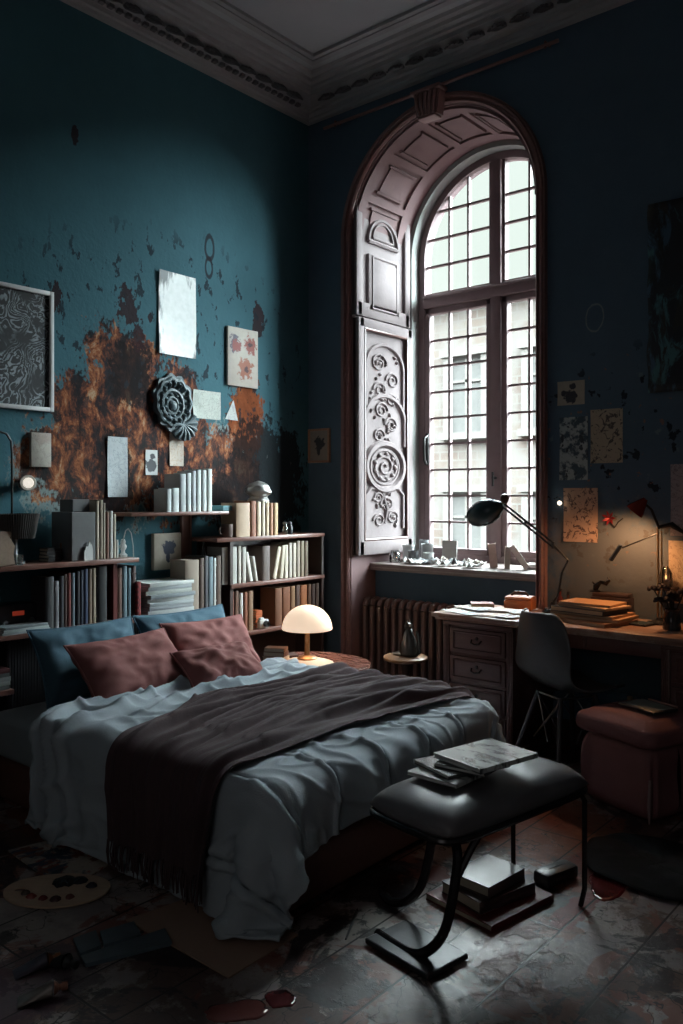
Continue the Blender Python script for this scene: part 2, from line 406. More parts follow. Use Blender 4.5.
# keystone corbel with flutes
k = MB()
kz = ZS+RW-.045
k.prism([(-.075,-.05),(.075,-.05),(.095,.10),(-.095,.10)], .07, Matrix.Translation((XC,-.03,kz)) @ Matrix.Rotation(R(90),4,'X'))
for i in range(5):
    x = -.06+i*.03; k.tube([(XC+x*.8,-.105,kz-.045),(XC+x,-.12,kz+.01),(XC+x*1.2,-.112,kz+.09)], [.012,.014,.013], 6)
k.box((XC,-.08,kz+.105),(.22,.10,.024), bev=.006); k.box((XC,-.07,kz-.055),(.13,.08,.02), bev=.006)
k.build('keystone', wood('reddish_architrave_wood', (.24,.125,.115), .45), arch_obj, smooth=True)
# lining: jamb boards and barrel soffit
t_ = .02
ln = MB()
def barrel(y0, y1, r0, r1, n=40):
    o = arc(XC,ZS,r0,PI,0,n); i = arc(XC,ZS,r1,PI,0,n)
    return [[(x,y0,z) for x,z in o],[(x,y1,z) for x,z in o],[(x,y1,z) for x,z in i],[(x,y0,z) for x,z in i]]
ln.grid(barrel(.0, YP, RW-.002, RW-t_), close_u=True)
ln.box((XL+t_/2,YP/2,ZS/2),(t_,YP,ZS)); ln.box((XR-t_/2,YP/2,ZS/2),(t_,YP,ZS))
lining = struct(ln.build('trim_3', pink_wood, smooth=True, angle=30))
sf = MB()
for y0, y1 in ((.02,.10),(.50,.58)): sf.grid(barrel(y0,y1,RW-t_,RW-t_-.016), close_u=True)
def ribseg(a0, a1, y0, y1, r0, r1, n=5):
    o = arc(XC,ZS,r0,a0,a1,n); i = arc(XC,ZS,r1,a0,a1,n)
    m = MB().grid([[(x,y0,z) for x,z in o],[(x,y1,z) for x,z in o],[(x,y1,z) for x,z in i],[(x,y0,z) for x,z in i]], close_u=True)
    j = n+1
    m.f += [(0,j,2*j,3*j),(n,3*j+n,2*j+n,j+n)]
    return m
NP = 7
for i in range(NP+1):
    a = PI-PI*i/NP; m = ribseg(a+.035,a-.035,.10,.50,RW-t_,RW-t_-.016); sf.add(m.v,m.f)
for i in range(NP):
    a = PI-PI*(i+.5)/NP; q = PI/NP/2-.10
    m = ribseg(a+q,a-q,.17,.43,RW-t_,RW-t_-.012); sf.add(m.v,m.f)
    for s_ in (-1,1):
        m = ribseg(a+s_*q*1.12+.01,a+s_*q*1.12-.01,.145,.455,RW-t_,RW-t_-.02,2); sf.add(m.v,m.f)
sf.build('soffit_panel', pink_wood, lining, smooth=True, angle=30)
# plaster reveal in front of the window frame
RV = RW-.055
pl = MB().grid(barrel(YP, WD+.03, RW, RV), close_u=True)
pl.box((XL+.0275,(YP+WD+.03)/2,(ZS+.89)/2),(.055,WD+.03-YP,ZS-.89)); pl.box((XR-.0275,(YP+WD+.03)/2,(ZS+.89)/2),(.055,WD+.03-YP,ZS-.89))
struct(pl.build('trim_4', white_plaster, smooth=True, angle=30))
# sill board
struct(MB().box((XC,.555,.905),(2*RW,.69,.035), bev=.008).box((XC,.215,.885),(2*RW-.01,.03,.02), bev=.005).build('trim_5', M('worn_grey_pink_sill', (.24,.19,.18), .5)))

win = thing('window_1', 'tall arched window with purple-brown glazing bars', 'window', (XC, .80, 0)); struct(win)
FW = RV                                     # outer radius of the frame
def AR(r, x): return ZS+math.sqrt(max(0, r*r-x*x))
fr = MB()
def ring(mb, r0, r1, y0, y1, z0, n=40):
    o = [(-r0,z0)]+arc(0,ZS,r0,PI,0,n)+[(r0,z0)]; i = [(-r1,z0)]+arc(0,ZS,r1,PI,0,n)+[(r1,z0)]
    mb.grid([[(x,y0,z) for x,z in o],[(x,y1,z) for x,z in o],[(x,y1,z) for x,z in i],[(x,y0,z) for x,z in i]], close_u=True)
ring(fr, FW, FW-.05, -.04, .05, .92)
ZT = 2.83
fr.box((0,.0,.945),(2*FW,.09,.05), bev=.006)
fr.box((0,0,ZT),(2*FW-.09,.11,.085), bev=.012); fr.box((0,-.055,ZT+.035),(2*FW-.1,.03,.02), bev=.006)
fr.box((0,0,(.95+AR(FW-.05,0))/2),(.085,.10,AR(FW-.05,0)-.95), bev=.012)
fr.build('window_frame', frame_mat, win, smooth=True, angle=30)
GI = FW-.05
for s_ in (-1,1):                           # the two casements, each with stiles and rails
    sa = MB()
    xa, xb = .0425, GI
    for xx in (xa+.02, xb-.02): sa.box((s_*xx,-.005,(.97+ZT-.04)/2),(.042,.06,ZT-.04-.97), bev=.006)
    for zz in (.99, ZT-.065): sa.box((s_*(xa+xb)/2,-.005,zz),(xb-xa,.06,.045), bev=.006)
    casement = sa.build('casement', frame_mat, win, smooth=True, angle=30)
    bars = MB(); x0, x1 = xa+.04, xb-.04
    for i in (1,2): bars.box((s_*(x0+(x1-x0)*i/3),0,(1.01+ZT-.08)/2),(.016,.03,ZT-.08-1.01))
    for j in range(1,9): bars.box((s_*(x0+x1)/2,0,1.01+(ZT-.09-1.01)*j/9),(x1-x0,.028,.014))
    bars.build('glazing_bar', frame_mat, casement)
    up = MB(); z0 = ZT+.045
    for i in (1,2):
        x = x0+(x1-x0)*i/3; top = AR(GI,x); up.box((s_*x,0,(z0+top)/2),(.016,.03,top-z0))
    zz = z0+.225
    while zz < ZS+GI-.05:
        xe = math.sqrt(GI*GI-max(0,zz-ZS)**2) if zz > ZS else GI
        up.box((s_*(.04+xe)/2,0,zz),(xe-.04,.028,.014)); zz += .2
    up.box((s_*(.045+.008),0,(z0+AR(GI,.05))/2),(.02,.05,AR(GI,.05)-z0)); up.box((s_*(.04+GI)/2,0,z0+.012),(GI-.04,.05,.024))
    up.build('fanlight_bar', frame_mat, win)
gl = MB(); o = [(-GI,.97)]+arc(0,ZS,GI,PI,0,32)+[(GI,.97)]
gl.add([(x,.004,z) for x,z in o], [tuple(range(len(o)))])
gl.build('window_pane', glass('window_glass', (.93,.97,.95), .05), win)
hd = MB().tube([(-GI+.022,-.05,1.63),(-GI+.022,-.075,1.66),(-GI+.022,-.08,1.75),(-GI+.022,-.075,1.82),(-GI+.022,-.04,1.84)], .011, 8); hd.box((-GI+.022,-.038,1.74),(.025,.012,.24), bev=.004)
hd.tube([(.0,-.05,1.52),(0,-.085,1.52)],.012,8).tube([(0,-.085,1.46),(0,-.085,1.56)],.009,8)
hd.build('window_handle', M('blackened_iron', (.03,.028,.028), .4, .7), win, smooth=True)

# carved shutter folded back against the left jamb
sh = thing('carved_shutter', 'tall carved pale shutter folded against the left window jamb', 'shutter', (XL+t_+.0, .08, 0)); 
def shutter_section(z0, z1, y0, y1, th, arch_top):
    m = MB(); fw = .065
    m.box((th*.25,(y0+y1)/2,(z0+z1)/2),(th*.5,y1-y0,z1-z0))
    m.box((th/2,y0+fw/2,(z0+z1)/2),(th,fw,z1-z0), bev=.008); m.box((th/2,y1-fw/2,(z0+z1)/2),(th,fw,z1-z0), bev=.008)
    m.box((th/2,(y0+y1)/2,z0+.05),(th,y1-y0-.02,.10), bev=.008); m.box((th/2,(y0+y1)/2,z1-.035),(th,y1-y0-.02,.07), bev=.008)
    return m
low = shutter_section(.985, 2.62, -.065, .575, .055, False).build('lower_leaf', pale_wood, sh, smooth=True, angle=30)
mould = MB()
for y in (.005,.505): mould.tube([(.05,y,1.09),(.05,y,2.54)], .010, 6)
for z in (1.09,2.545): mould.tube([(.05,.005,z),(.05,.505,z)], .010, 6)
mould.build('red_moulding', red_wood, low, smooth=True)
rel = MB(); X0 = .028; yc = .315
def yz(y, z, x=X0+.004): return (x, .255+(y-.315)*1.32, z)
def ringt(cy, cz, r, tr, n=28, a0=0, a1=2*PI, sy=1): rel.tube([yz(cy+r*sy*math.cos(a0+(a1-a0)*i/n), cz+r*math.sin(a0+(a1-a0)*i/n)) for i in range(n+1)], tr, 6)
# arched upper compartment
ringt(yc,2.30,.165,.016,16,0,PI); rel.tube([yz(yc-.165,2.02),yz(yc-.165,2.30)],.016,6); rel.tube([yz(yc+.165,2.02),yz(yc+.165,2.30)],.016,6)
# middle compartment with its own arch, and the big medallion
ringt(yc,1.93,.175,.020,16,0,PI); rel.tube([yz(yc-.175,1.75),yz(yc-.175,1.93)],.018,6); rel.tube([yz(yc+.175,1.75),yz(yc+.175,1.93)],.018,6)
ringt(yc,1.60,.165,.026); ringt(yc,1.60,.125,.010)
sp_ = []
for i in range(46):
    a = i*.34; r_ = .012+.0026*i; sp_.append(yz(yc+r_*math.cos(a), 1.60+r_*math.sin(a)))
rel.tube(sp_, .011, 6)
for i in range(9):
    a = i*2*PI/9; rel.lathe([(0,-.02),(.018,-.008),(.020,0),(.013,.012),(0,.02)], 8, mtx=Matrix.Translation(yz(yc+.09*math.cos(a),1.60+.09*math.sin(a))))
# lower compartment
rel.tube([yz(yc-.165,1.16),yz(yc-.165,1.40),yz(yc-.12,1.45),yz(yc+.12,1.45),yz(yc+.165,1.40),yz(yc+.165,1.16)],.016,6)
rs = random.Random(3)
def scroll(cy, cz, r, turn, flip=1, th=.010):
    pts = []
    for i in range(26):
        a = i*turn/25; q = r*(1-.75*i/25); pts.append(yz(cy+flip*q*math.cos(a), cz+q*math.sin(a)))
    rel.tube(pts, [th*(1-.4*i/25) for i in range(26)], 6)
for cy, cz, r_, fl_ in ((yc-.05,2.33,.07,1),(yc+.07,2.22,.06,-1),(yc-.04,2.14,.06,-1),(yc+.06,2.08,.045,1),(yc-.03,2.00,.06,1),(yc+.06,1.90,.06,-1),(yc-.05,1.82,.05,1),(yc+.02,1.33,.06,-1),(yc-.06,1.38,.04,1),(yc+.07,1.24,.05,1),(yc-.05,1.22,.05,-1)):
    scroll(cy, cz, r_, 9.5, fl_)
for i in range(44):
    cy = yc+rs.uniform(-.13,.13); cz = rs.choice([rs.uniform(1.98,2.40), rs.uniform(1.78,2.0), rs.uniform(1.17,1.42)])
    rel.lathe([(0,-.014),(.016,-.006),(.018,0),(.01,.010),(0,.014)], 7, mtx=Matrix.Translation(yz(cy,cz,X0)) @ Matrix.Rotation(rs.uniform(0,PI),4,'X') @ Matrix.Scale(rs.uniform(.7,1.6),4,(0,1,0)))
rel.tube([yz(yc-.02,1.42),yz(yc+.02,1.30),yz(yc+.0,1.20)],[.012,.02,.012],7)
rel.build('carved_relief', pale_wood, low, smooth=True, angle=50)
upl = shutter_section(2.63, 3.50, -.075, .555, .045, True).build('upper_leaf', pale_wood, sh, smooth=True, angle=30)
r2 = MB(); sh_y = -.05
pts = lambda cy,cz,r_: [(.03,sh_y+cy+r_*math.cos(PI*i/14),cz+r_*math.sin(PI*i/14)) for i in range(15)]
r2.tube(pts(.29,3.17,.17),.016,6); r2.tube([(.03,.07,3.17),(.03,.41,3.17)],.016,6); r2.tube(pts(.29,3.20,.115),.010,6); r2.tube([(.03,.125,3.2),(.03,.355,3.2)],.010,6)
r2.box((.03,.24,2.88),(.03,.36,.40), bev=.01); r2.box((.044,.24,2.88),(.012,.27,.31), bev=.004)
for y in (.10,.38): r2.tube([(.045,y,2.7),(.045,y,3.06)],.008,6)
for z in (2.7,3.06): r2.tube([(.045,.10,z),(.045,.38,z)],.008,6)
r2.build('carved_relief', pale_wood, upl, smooth=True, angle=40)

# curtain rod above the window
rodo = thing('curtain_rod', 'thin dark curtain rod above the arched window', 'curtain rod', (0,-.06,3.94))
MB().tube([(.20,0,0),(1.94,0,0)], .011, 8).build('rod', wood('reddish_architrave_wood', (.24,.125,.115), .45), rodo, smooth=True)
for x in (.3,1.06,1.86): MB().tube([(x,.06,.02),(x,.0,.02),(x,0,-.015)], .008, 6).build('bracket', red_wood, rodo, smooth=True)

# the house across the street, seen through the lower panes
t = NT('pale_stone_brick'); v = t.mapping(t.coords(), rot=(R(90),0,0))
bk = t.n('TexBrick', {'Vector': v, 'Color1': (.090,.072,.059), 'Color2': (.065,.044,.036), 'Mortar': (.098,.092,.084), 'Scale': 1.0, 'Mortar Size': .02, 'Brick Width': .5, 'Row Height': .2})
nz = t.noise(t.coords(), 1.2, 4)
house_mat = t.done(t.mix(t.step(nz,.35,.6), bk.outputs[0], (.098,.090,.082)), .9)
hs = thing('street_house', 'pale brick house across the street beyond the window panes', 'house', (-6, 12, 0))
MB().box((0,3,2.0),(22,6,7.8)).build('wall', house_mat, hs)
MB().box((0,-.1,5.95),(22.2,.4,.2)).build('eaves', M('pale_stone', (.094,.088,.080), .8), hs)
stone = M('pale_stone', (.094,.088,.080), .8); hg = M('grey_house_window', (.076,.076,.073), .4)
for i in range(9):
    for zz in (.6,3.7):
        x = -8+i*2.0
        f_ = MB()
        for dx in (-.5,.5): f_.box((x+dx,-.06,zz),(.16,.16,1.9))
        for dz in (-.95,.95): f_.box((x,-.08,zz+dz),(1.3,.2,.16))
        f_.box((x,-.05,zz),(.06,.06,1.8)); f_.box((x,-.05,zz+.3),(1.0,.06,.06))
        wf = f_.build('window_surround', stone, hs)
        MB().box((x,-.02,zz),(.9,.04,1.8)).build('pane', hg, wf)

# ================================================================ big furniture
# ---- bed
BX0, BX1, BY0, BY1, BT = .33, 2.13, -2.53, -1.10, .43
bed = thing('double_bed', 'low dark wooden double bed with grey sheeted mattress', 'bed', ((BX0+BX1)/2, (BY0+BY1)/2, 0))
bl, bw = BX1-BX0, BY1-BY0
bb = MB().box((0,0,.115),(bl-.04,bw-.06,.19), bev=.02)
for sx in (-1,1):
    for sy in (-1,1): bb.box((sx*(bl/2-.1),sy*(bw/2-.1),.012),(.1,.1,.024))
bb.build('bed_frame', wood('bed_brown_wood', (.17,.075,.060), .5), bed, smooth=True)
sheet_mat = fabric('grey_blue_sheet', (.27,.31,.33), big=.6)
subsurf(MB().box((0,0,.315),(bl,bw,.21), bev=.05).build('mattress', sheet_mat, bed, smooth=True, angle=60), 1)

# ---- cloth: a small position-based solver draped over the bed
def drape(nx, ny, dx, x0, y0, rest, slackx, boxes, steps, seed, noise_amp=.01):
    rng = np.random.default_rng(seed)
    i, j = np.meshgrid(np.arange(nx), np.arange(ny), indexing='ij')
    P = np.zeros((nx, ny, 3)); P[...,0] = x0(i, j); P[...,1] = y0(i, j); P[...,2] = BT+.035
    bump_ = rng.normal(0, 1, (nx, ny))
    for _ in range(5): bump_ = (bump_+np.roll(bump_,1,0)+np.roll(bump_,-1,0)+np.roll(bump_,1,1)+np.roll(bump_,-1,1))/5
    P[...,2] += np.abs(bump_)*noise_amp*8
    V = np.zeros_like(P)
    cons = []
    for (a, b_, k) in ((1,0,1.),(0,1,1.),(1,1,.5),(1,-1,.5),(2,0,.25),(0,2,.25)):
        L = rest*math.hypot(a, b_)
        for par in range(2 if max(a,abs(b_)) == 1 else 4):
            if a: ii = np.arange(nx-a)
            else: ii = np.arange(nx)
            jj = np.arange(max(0,-b_), ny-max(0,b_))
            if a: ii = ii[(ii//a)%2 == par%2] if a == 1 else ii[ii%4 // 1 == par] if False else ii[(ii//a)%2 == par%2]
            else: jj = jj[(jj//abs(b_))%2 == par%2]
            if par > 1: continue
            I, J = np.meshgrid(ii, jj, indexing='ij'); cons.append((I, J, I+a, J+b_, L, k))
    dt = 1/60
    for st in range(steps):
        V[...,2] -= 9.8*dt; V *= .965
        old = P.copy(); P = P+V*dt
        for it in range(14):
            for I, J, I2, J2, L, k in cons:
                A = P[I,J]; B = P[I2,J2]; D = B-A
                d_ = np.sqrt((D*D).sum(-1, keepdims=True))+1e-9
                c = D*((d_-L)/d_)*.5*k
                P[I,J] = A+c; P[I2,J2] = B-c
            for (bx0,bx1,by0,by1,bz,rr) in boxes:
                # rounded box collision
                q = P.copy(); cx = np.clip(q[...,0],bx0+rr,bx1-rr); cy = np.clip(q[...,1],by0+rr,by1-rr); cz = np.minimum(q[...,2],bz-rr)
                dv = np.stack([q[...,0]-cx,q[...,1]-cy,q[...,2]-cz],-1); dl = np.sqrt((dv*dv).sum(-1))
                hit = (dl < rr) & (q[...,2] > -.1)
                deep = hit & (dl < 1e-6)
                P[...,2] = np.where(deep, bz, P[...,2])
                s_ = np.where(hit & ~deep, rr/np.maximum(dl,1e-6), 1.0)[...,None]
                ctr = np.stack([cx,cy,cz],-1)
                P = np.where((hit & ~deep)[...,None], ctr+dv*s_, P)
            P[...,2] = np.maximum(P[...,2], .014)
        V = (P-old)/dt
        touch = (P[...,2] > BT-.02) | (P[...,2] < .02)
        V[touch,:2] *= .12
    return P
NX, NY, RS = 64, 90, .0245
def dx0(i, j):
    # laid out a little short at the pillow end so the cloth buckles into folds across the bed
    t = i/(NX-1); L = (NX-1)*RS
    return .80+L*np.where(t < .5, t*.74, .5*.74+(t-.5)*.985)+.30*(1-j/(NY-1))*(1-t)*0.9
def dy0(i, j):
    return BY0-.345+(NY-1)*RS*(j/(NY-1))*.985
duv = drape(NX, NY, RS, dx0, dy0, RS, 0, [(BX0,BX1+.015,BY0-.015,BY1+.01,BT+.02,.06)], 130, 4, .012)
def smooth_grid(G, n):
    for _ in range(n):
        Q = G.copy(); Q[1:-1,1:-1] = (G[1:-1,1:-1]*4+G[2:,1:-1]+G[:-2,1:-1]+G[1:-1,2:]+G[1:-1,:-2])/8; G = Q
    return G
duv = smooth_grid(duv, 1)
def grid_normals(G):
    a = np.gradient(G, axis=0); b_ = np.gradient(G, axis=1); n_ = np.cross(a, b_)
    return n_/np.maximum(np.linalg.norm(n_, axis=-1, keepdims=True), 1e-9)
NRM = grid_normals(duv)
if NRM[NX//2,NY//2,2] < 0: NRM = -NRM
def upsample(G, k):
    n0, n1 = (G.shape[0]-1)*k+1, (G.shape[1]-1)*k+1
    a = np.linspace(0, G.shape[0]-1, n0); b_ = np.linspace(0, G.shape[1]-1, n1)
    i0 = np.minimum(a.astype(int), G.shape[0]-2); j0 = np.minimum(b_.astype(int), G.shape[1]-2); fa = (a-i0)[:,None,None]; fb = (b_-j0)[None,:,None]
    return G[i0][:,j0]*(1-fa)*(1-fb)+G[i0+1][:,j0]*fa*(1-fb)+G[i0][:,j0+1]*(1-fa)*fb+G[i0+1][:,j0+1]*fa*fb
UP = 4
HG = smooth_grid(upsample(duv, UP), 6); HN = grid_normals(HG)
if HN[HG.shape[0]//2,HG.shape[1]//2,2] < 0: HN = -HN
# creases: thin ridged folds across the bed by the pillows, long quilting lines down the foot
CR = np.zeros(HG.shape[:2])
for i_ in range(HG.shape[0]):
    ui = i_/UP; near = min(1., max(0., 1-(ui-9)/13.)); far = 1-near
    for j_ in range(HG.shape[1]):
        uj = j_/UP; p_ = Vector((ui*RS, uj*RS, 0))
        q_ = p_+Vector((noise.noise(p_*2.6), noise.noise(p_*2.6+Vector((9,4,1))), 0))*.11
        k1 = max(0, 1-abs(noise.noise(Vector((q_.x*8+q_.y*1.5, q_.y*2.0, .3))))*2.6)
        k2 = max(0, 1-abs(noise.noise(Vector((q_.x*6-q_.y*4, q_.y*4.5, 5.1))))*3.0)
        k3 = max(0, 1-abs(noise.noise(Vector((q_.x*2.4-q_.y*2.0, q_.y*5.0+q_.x*1.5, 2.7))))*3.2)
        h_ = near*(.046*k1**1.5+.026*k2**2)+far*(.012*k2**3+.016*k3**2.2)
        s_ = ((uj+1.6*math.sin(ui*.10)) % 10.5)-5.2
        h_ += far*min(1,max(0,(ui-30)/8.))*(.013*math.exp(-(s_/.38)**2)-.013*math.exp(-((s_-.8)/.4)**2))
        CR[i_,j_] = h_
duv2 = HG+HN*(CR[...,None]+.004)
dm = MB().grid([[tuple(p) for p in row] for row in duv2])
duvet_mat = fabric('blue_grey_duvet_cloth', (.34,.395,.435), big=.4, var=.12)
dv = dm.build('duvet', duvet_mat, smooth=True, angle=180)
tag(dv, 'rumpled grey-blue duvet draped over the double bed', 'duvet'); solidify(dv, .008, 1)

# ---- throw: lies on the duvet, hangs over the near side, ends in a fringe
DX = .80
def duv_at(u, v):
    u = min(max(u, 0), NX-1.001); v = min(max(v, 0), NY-1.001); i, j = int(u), int(v); a, b_ = u-i, v-j
    f = lambda G: G[i,j]*(1-a)*(1-b_)+G[i+1,j]*a*(1-b_)+G[i,j+1]*(1-a)*b_+G[i+1,j+1]*a*b_
    return f(duv), f(NRM)
def u_of_x(x, v):
    # column index whose draped x on the bed top is nearest x
    row = np.maximum.accumulate(duv[:, int(min(max(round(v),0),NY-1)), 0])+np.arange(NX)*1e-6; return float(np.interp(x, row, np.arange(NX)))
def j_of_y(y): return (y-(BY0-.345))/(RS*.985)
jf, jn = j_of_y(BY1-.03), j_of_y(BY0-.23)
TN, TM = 110, 120
TG = np.zeros((TN, TM, 3)); 
def xedge(y):
    # left and right edge of the throw across the bed
    ys = [-2.9,-2.53,-1.9,-1.13]; l = [1.40,1.36,1.14,1.24]; r_ = [1.93,1.95,1.90,2.02]
    return np.interp(y, ys, l), np.interp(y, ys, r_)
for m_ in range(TM):
    t = m_/(TM-1); v = jf+(jn-jf)*t; yy = BY0-.345+v*RS*.985
    l, r_ = xedge(yy); ul, ur = u_of_x(l, max(v, j_of_y(BY0+.06))), u_of_x(r_, max(v, j_of_y(BY0+.06)))
    for k_ in range(TN):
        s_ = k_/(TN-1)
        p, nn = duv_at(ul+(ur-ul)*s_, v)
        wob = noise.noise((s_*1.5, t*2.2, 1.7))*.16+noise.noise((s_*4, t*4, 6.7))*.05
        f1 = max(0, 1-abs(noise.noise(((s_+wob)*12, t*1.3, 3.3)))*2.9)**1.6; f2 = max(0, 1-abs(noise.noise(((s_+wob*.7)*22, t*2.2, 8.1)))*2.8)**1.6
        amp = .052 if t < .7 else .036
        TG[k_,m_] = p+nn*(.038+amp*f1+.014*f2)
TG = smooth_grid(TG, 1)
throw_mat = fabric('dark_maroon_brown_wool', (.060,.033,.038), weave=180, big=.5, var=.25)
th = MB().grid([[tuple(p) for p in row] for row in TG]).build('throw_blanket', throw_mat, smooth=True, angle=180)
tag(th, 'dark maroon-brown fringed throw blanket laid across the duvet', 'throw blanket'); solidify(th, .006, 0); subsurf(th, 1)
fg = MB(); rr = random.Random(5)
for k_ in range(0, TN):
    p = Vector(TG[k_,TM-1]); 
    for q in range(1):
        fg.tube([p+Vector((0,0,.008)), p+Vector((rr.uniform(-.006,.006),-.006,-.035)), p+Vector((rr.uniform(-.014,.014),-.004+rr.uniform(-.006,.004),-.085))], [.0035,.003,.0022], 5)
fg.build('fringe', throw_mat, th)

# ---- pillows
def pillow(name, label, group, loc, size, rot, mat, seed, th_=.15, dent=0.0):
    n = 34; W_, H_ = size
    def side(sg):
        G = []
        for i in range(n+1):
            row = []
            for j in range(n+1):
                u, v = -1+2*i/n, -1+2*j/n
                x = W_/2*u*(1-.07*(1-v*v)); y = H_/2*v*(1-.08*(1-u*u))
                k_ = max(0, (1-u**4)*(1-v**4))
                z = sg*th_/2*(k_**.55)*(1-.25*max(0,v))
                wv = noise.noise((u*2.2+seed, v*2.2, seed*1.7))*.030+noise.noise((u*5+seed, v*4, 2.1))*.012
                rad = math.atan2(v*H_, u*W_); rim = max(abs(u),abs(v))
                wv += .011*math.sin(rad*13+seed)*max(0,rim-.45)*(1-rim)*5
                z += wv*(k_**.5)
                z -= sg*dent*math.exp(-((u-.1)**2+(v-.2)**2)*5)
                row.append((x,y,z))
            G.append(row)
        return G
    m = MB(); m.grid(side(1)); m.grid(side(-1))
    o = m.build(name, mat, smooth=True, angle=180, loc=loc); o.rotation_euler = rot
    bm = bmesh.new(); bm.from_mesh(o.data); bmesh.ops.remove_doubles(bm, verts=bm.verts[:], dist=.0008); bmesh.ops.recalc_face_normals(bm, faces=bm.faces[:]); bm.to_mesh(o.data); bm.free()
    o.data.polygons.foreach_set('use_smooth', [True]*len(o.data.polygons))
    rimp = [(W_/2*u*(1-.07*(1-v*v)), H_/2*v*(1-.08*(1-u*u)), 0) for u, v in [(-1+2*i/20,-1) for i in range(20)]+[(1,-1+2*i/20) for i in range(20)]+[(1-2*i/20,1) for i in range(20)]+[(-1,1-2*i/20) for i in range(21)]]
    MB().tube(rimp, .005, 6, caps=False).build('piping', mat, o, smooth=True)
    return tag(o, label, 'pillow', group)
blue = fabric('petrol_blue_linen', (.045,.105,.150), big=.5); pink = fabric('dusty_red_linen', (.25,.088,.082), big=.5, var=.12)
def lean(mid, tilt, yaw=0, roll=0):
    # pillow lying in its local XY; local X along the wall (world Y), local Y up the slope
    m = Matrix.Rotation(yaw,3,'Z') @ Matrix.Rotation(tilt,3,'Y') @ Matrix.Rotation(roll,3,'X') @ Matrix(((0,-1,0),(1,0,0),(0,0,1)))
    return m.to_euler()
pillow('pillow', 'petrol blue pillow leaning on the headboard, nearer the left edge', None, (.47,-2.08,.60), (.58,.38), lean(0,R(62)), blue, 1.3, .12)
pillow('pillow', 'petrol blue pillow leaning on the headboard, beside the corner bookcase', None, (.47,-1.47,.60), (.62,.38), lean(0,R(62)), blue, 2.6, .12)
pillow('pillow', 'large dusty red pillow in front of the left blue pillow', None, (.67,-1.98,.575), (.62,.36), lean(0,R(48),R(6)), pink, 4.1, .17, .015)
pillow('pillow', 'dusty red pillow propped behind another red pillow, nearest the lamp table', None, (.60,-1.42,.58), (.52,.36), lean(0,R(52),R(-8)), pink, 7.7, .15)
pillow('pillow', 'small dusty red pillow lying in front of the far red pillow', None, (.85,-1.585,.535), (.46,.28), lean(0,R(38),R(-4)), pink, 9.2, .15)

# ---- shelves on the left wall
shelf_wood = wood('red_brown_shelf_wood', (.18,.080,.062), .35, (8,1,8))
def board(mb, y0, y1, z, d=.27, t=.024): return mb.box((d/2,(y0+y1)/2,z-t/2),(d,y1-y0,t), bev=.003)
up = thing('wall_shelf', 'long reddish wall shelf carrying the grey box books', 'shelf', (0,-2.2,0))
def off(mb, o):    # shift world coordinates into the thing's own
    l = o.location; mb.v = [(x-l[0],y-l[1],z-l[2]) for x,y,z in mb.v]; return mb
off(board(MB(),-2.75,-1.655,1.062),up).build('shelf_board', shelf_wood, up, smooth=True)
off(MB().box((.12,-1.78,.884),(.22,.024,.306)),up).build('divider', M('oxblood_panel',(.11,.022,.020),.4), up)
off(MB().box((.12,-2.60,.884),(.22,.024,.306)),up).build('divider', dark_wood, up)
hb = thing('headboard_shelf', 'long reddish headboard shelf with ribbed front behind the pillows', 'shelf', (0,-1.9,0))
off(board(MB(),-2.75,-1.075,.735),hb).build('shelf_board', shelf_wood, hb, smooth=True)
off(MB().box((.10,-1.72,.42),(.17,1.29,.58)),hb).build('back_panel', M('black_headboard',(.016,.016,.019),.5), hb)
rb = MB()
for i in range(86):
    y = -2.355+i*.0149; rb.tube([(.192,y,.15),(.192,y,.705)], .0058, 6)
off(rb,hb).build('ribbing', M('black_reeded_wood',(.035,.035,.040),.4), hb, smooth=True)
off(board(MB(),-2.75,-2.37,.478),hb).build('lower_shelf', shelf_wood, hb, smooth=True)
off(MB().box((.13,-2.738,.355),(.26,.024,.71)),hb).build('side_panel', dark_wood, hb)
sm_ = thing('wall_shelf', 'short reddish wall shelf carrying a row of white books', 'shelf', (0,-1.33,0))
off(board(MB(),-1.69,-.985,1.303,.25,.020),sm_).build('shelf_board', shelf_wood, sm_, smooth=True)
off(MB().box((.03,-1.15,1.01),(.024,.05,.546)),sm_).build('support_post', shelf_wood, sm_)
off(MB().box((.03,-1.11,1.01),(.024,.016,.546)),sm_).build('support_post', shelf_wood, sm_)
bc = thing('corner_bookcase', 'low three tier bookcase of reddish boards in the room corner', 'bookcase', (0,-.6,0))
for y0, z in ((-1.10,1.142),(-.985,.858),(-.985,.558)):
    off(board(MB(),y0,-.13,z),bc).build('shelf_board', shelf_wood, bc, smooth=True)
off(MB().box((.135,-.975,.56),(.25,.022,1.115)),bc).build('side_panel', dark_wood, bc)
off(MB().box((.135,-.142,.56),(.25,.022,1.115)),bc).build('side_panel', dark_wood, bc)
off(MB().box((.008,-.59,.56),(.014,.88,1.115)),bc).build('back_panel', dark_wood, bc)
off(MB().box((.135,-.59,.05),(.25,.88,.10)),bc).build('plinth', dark_wood, bc)

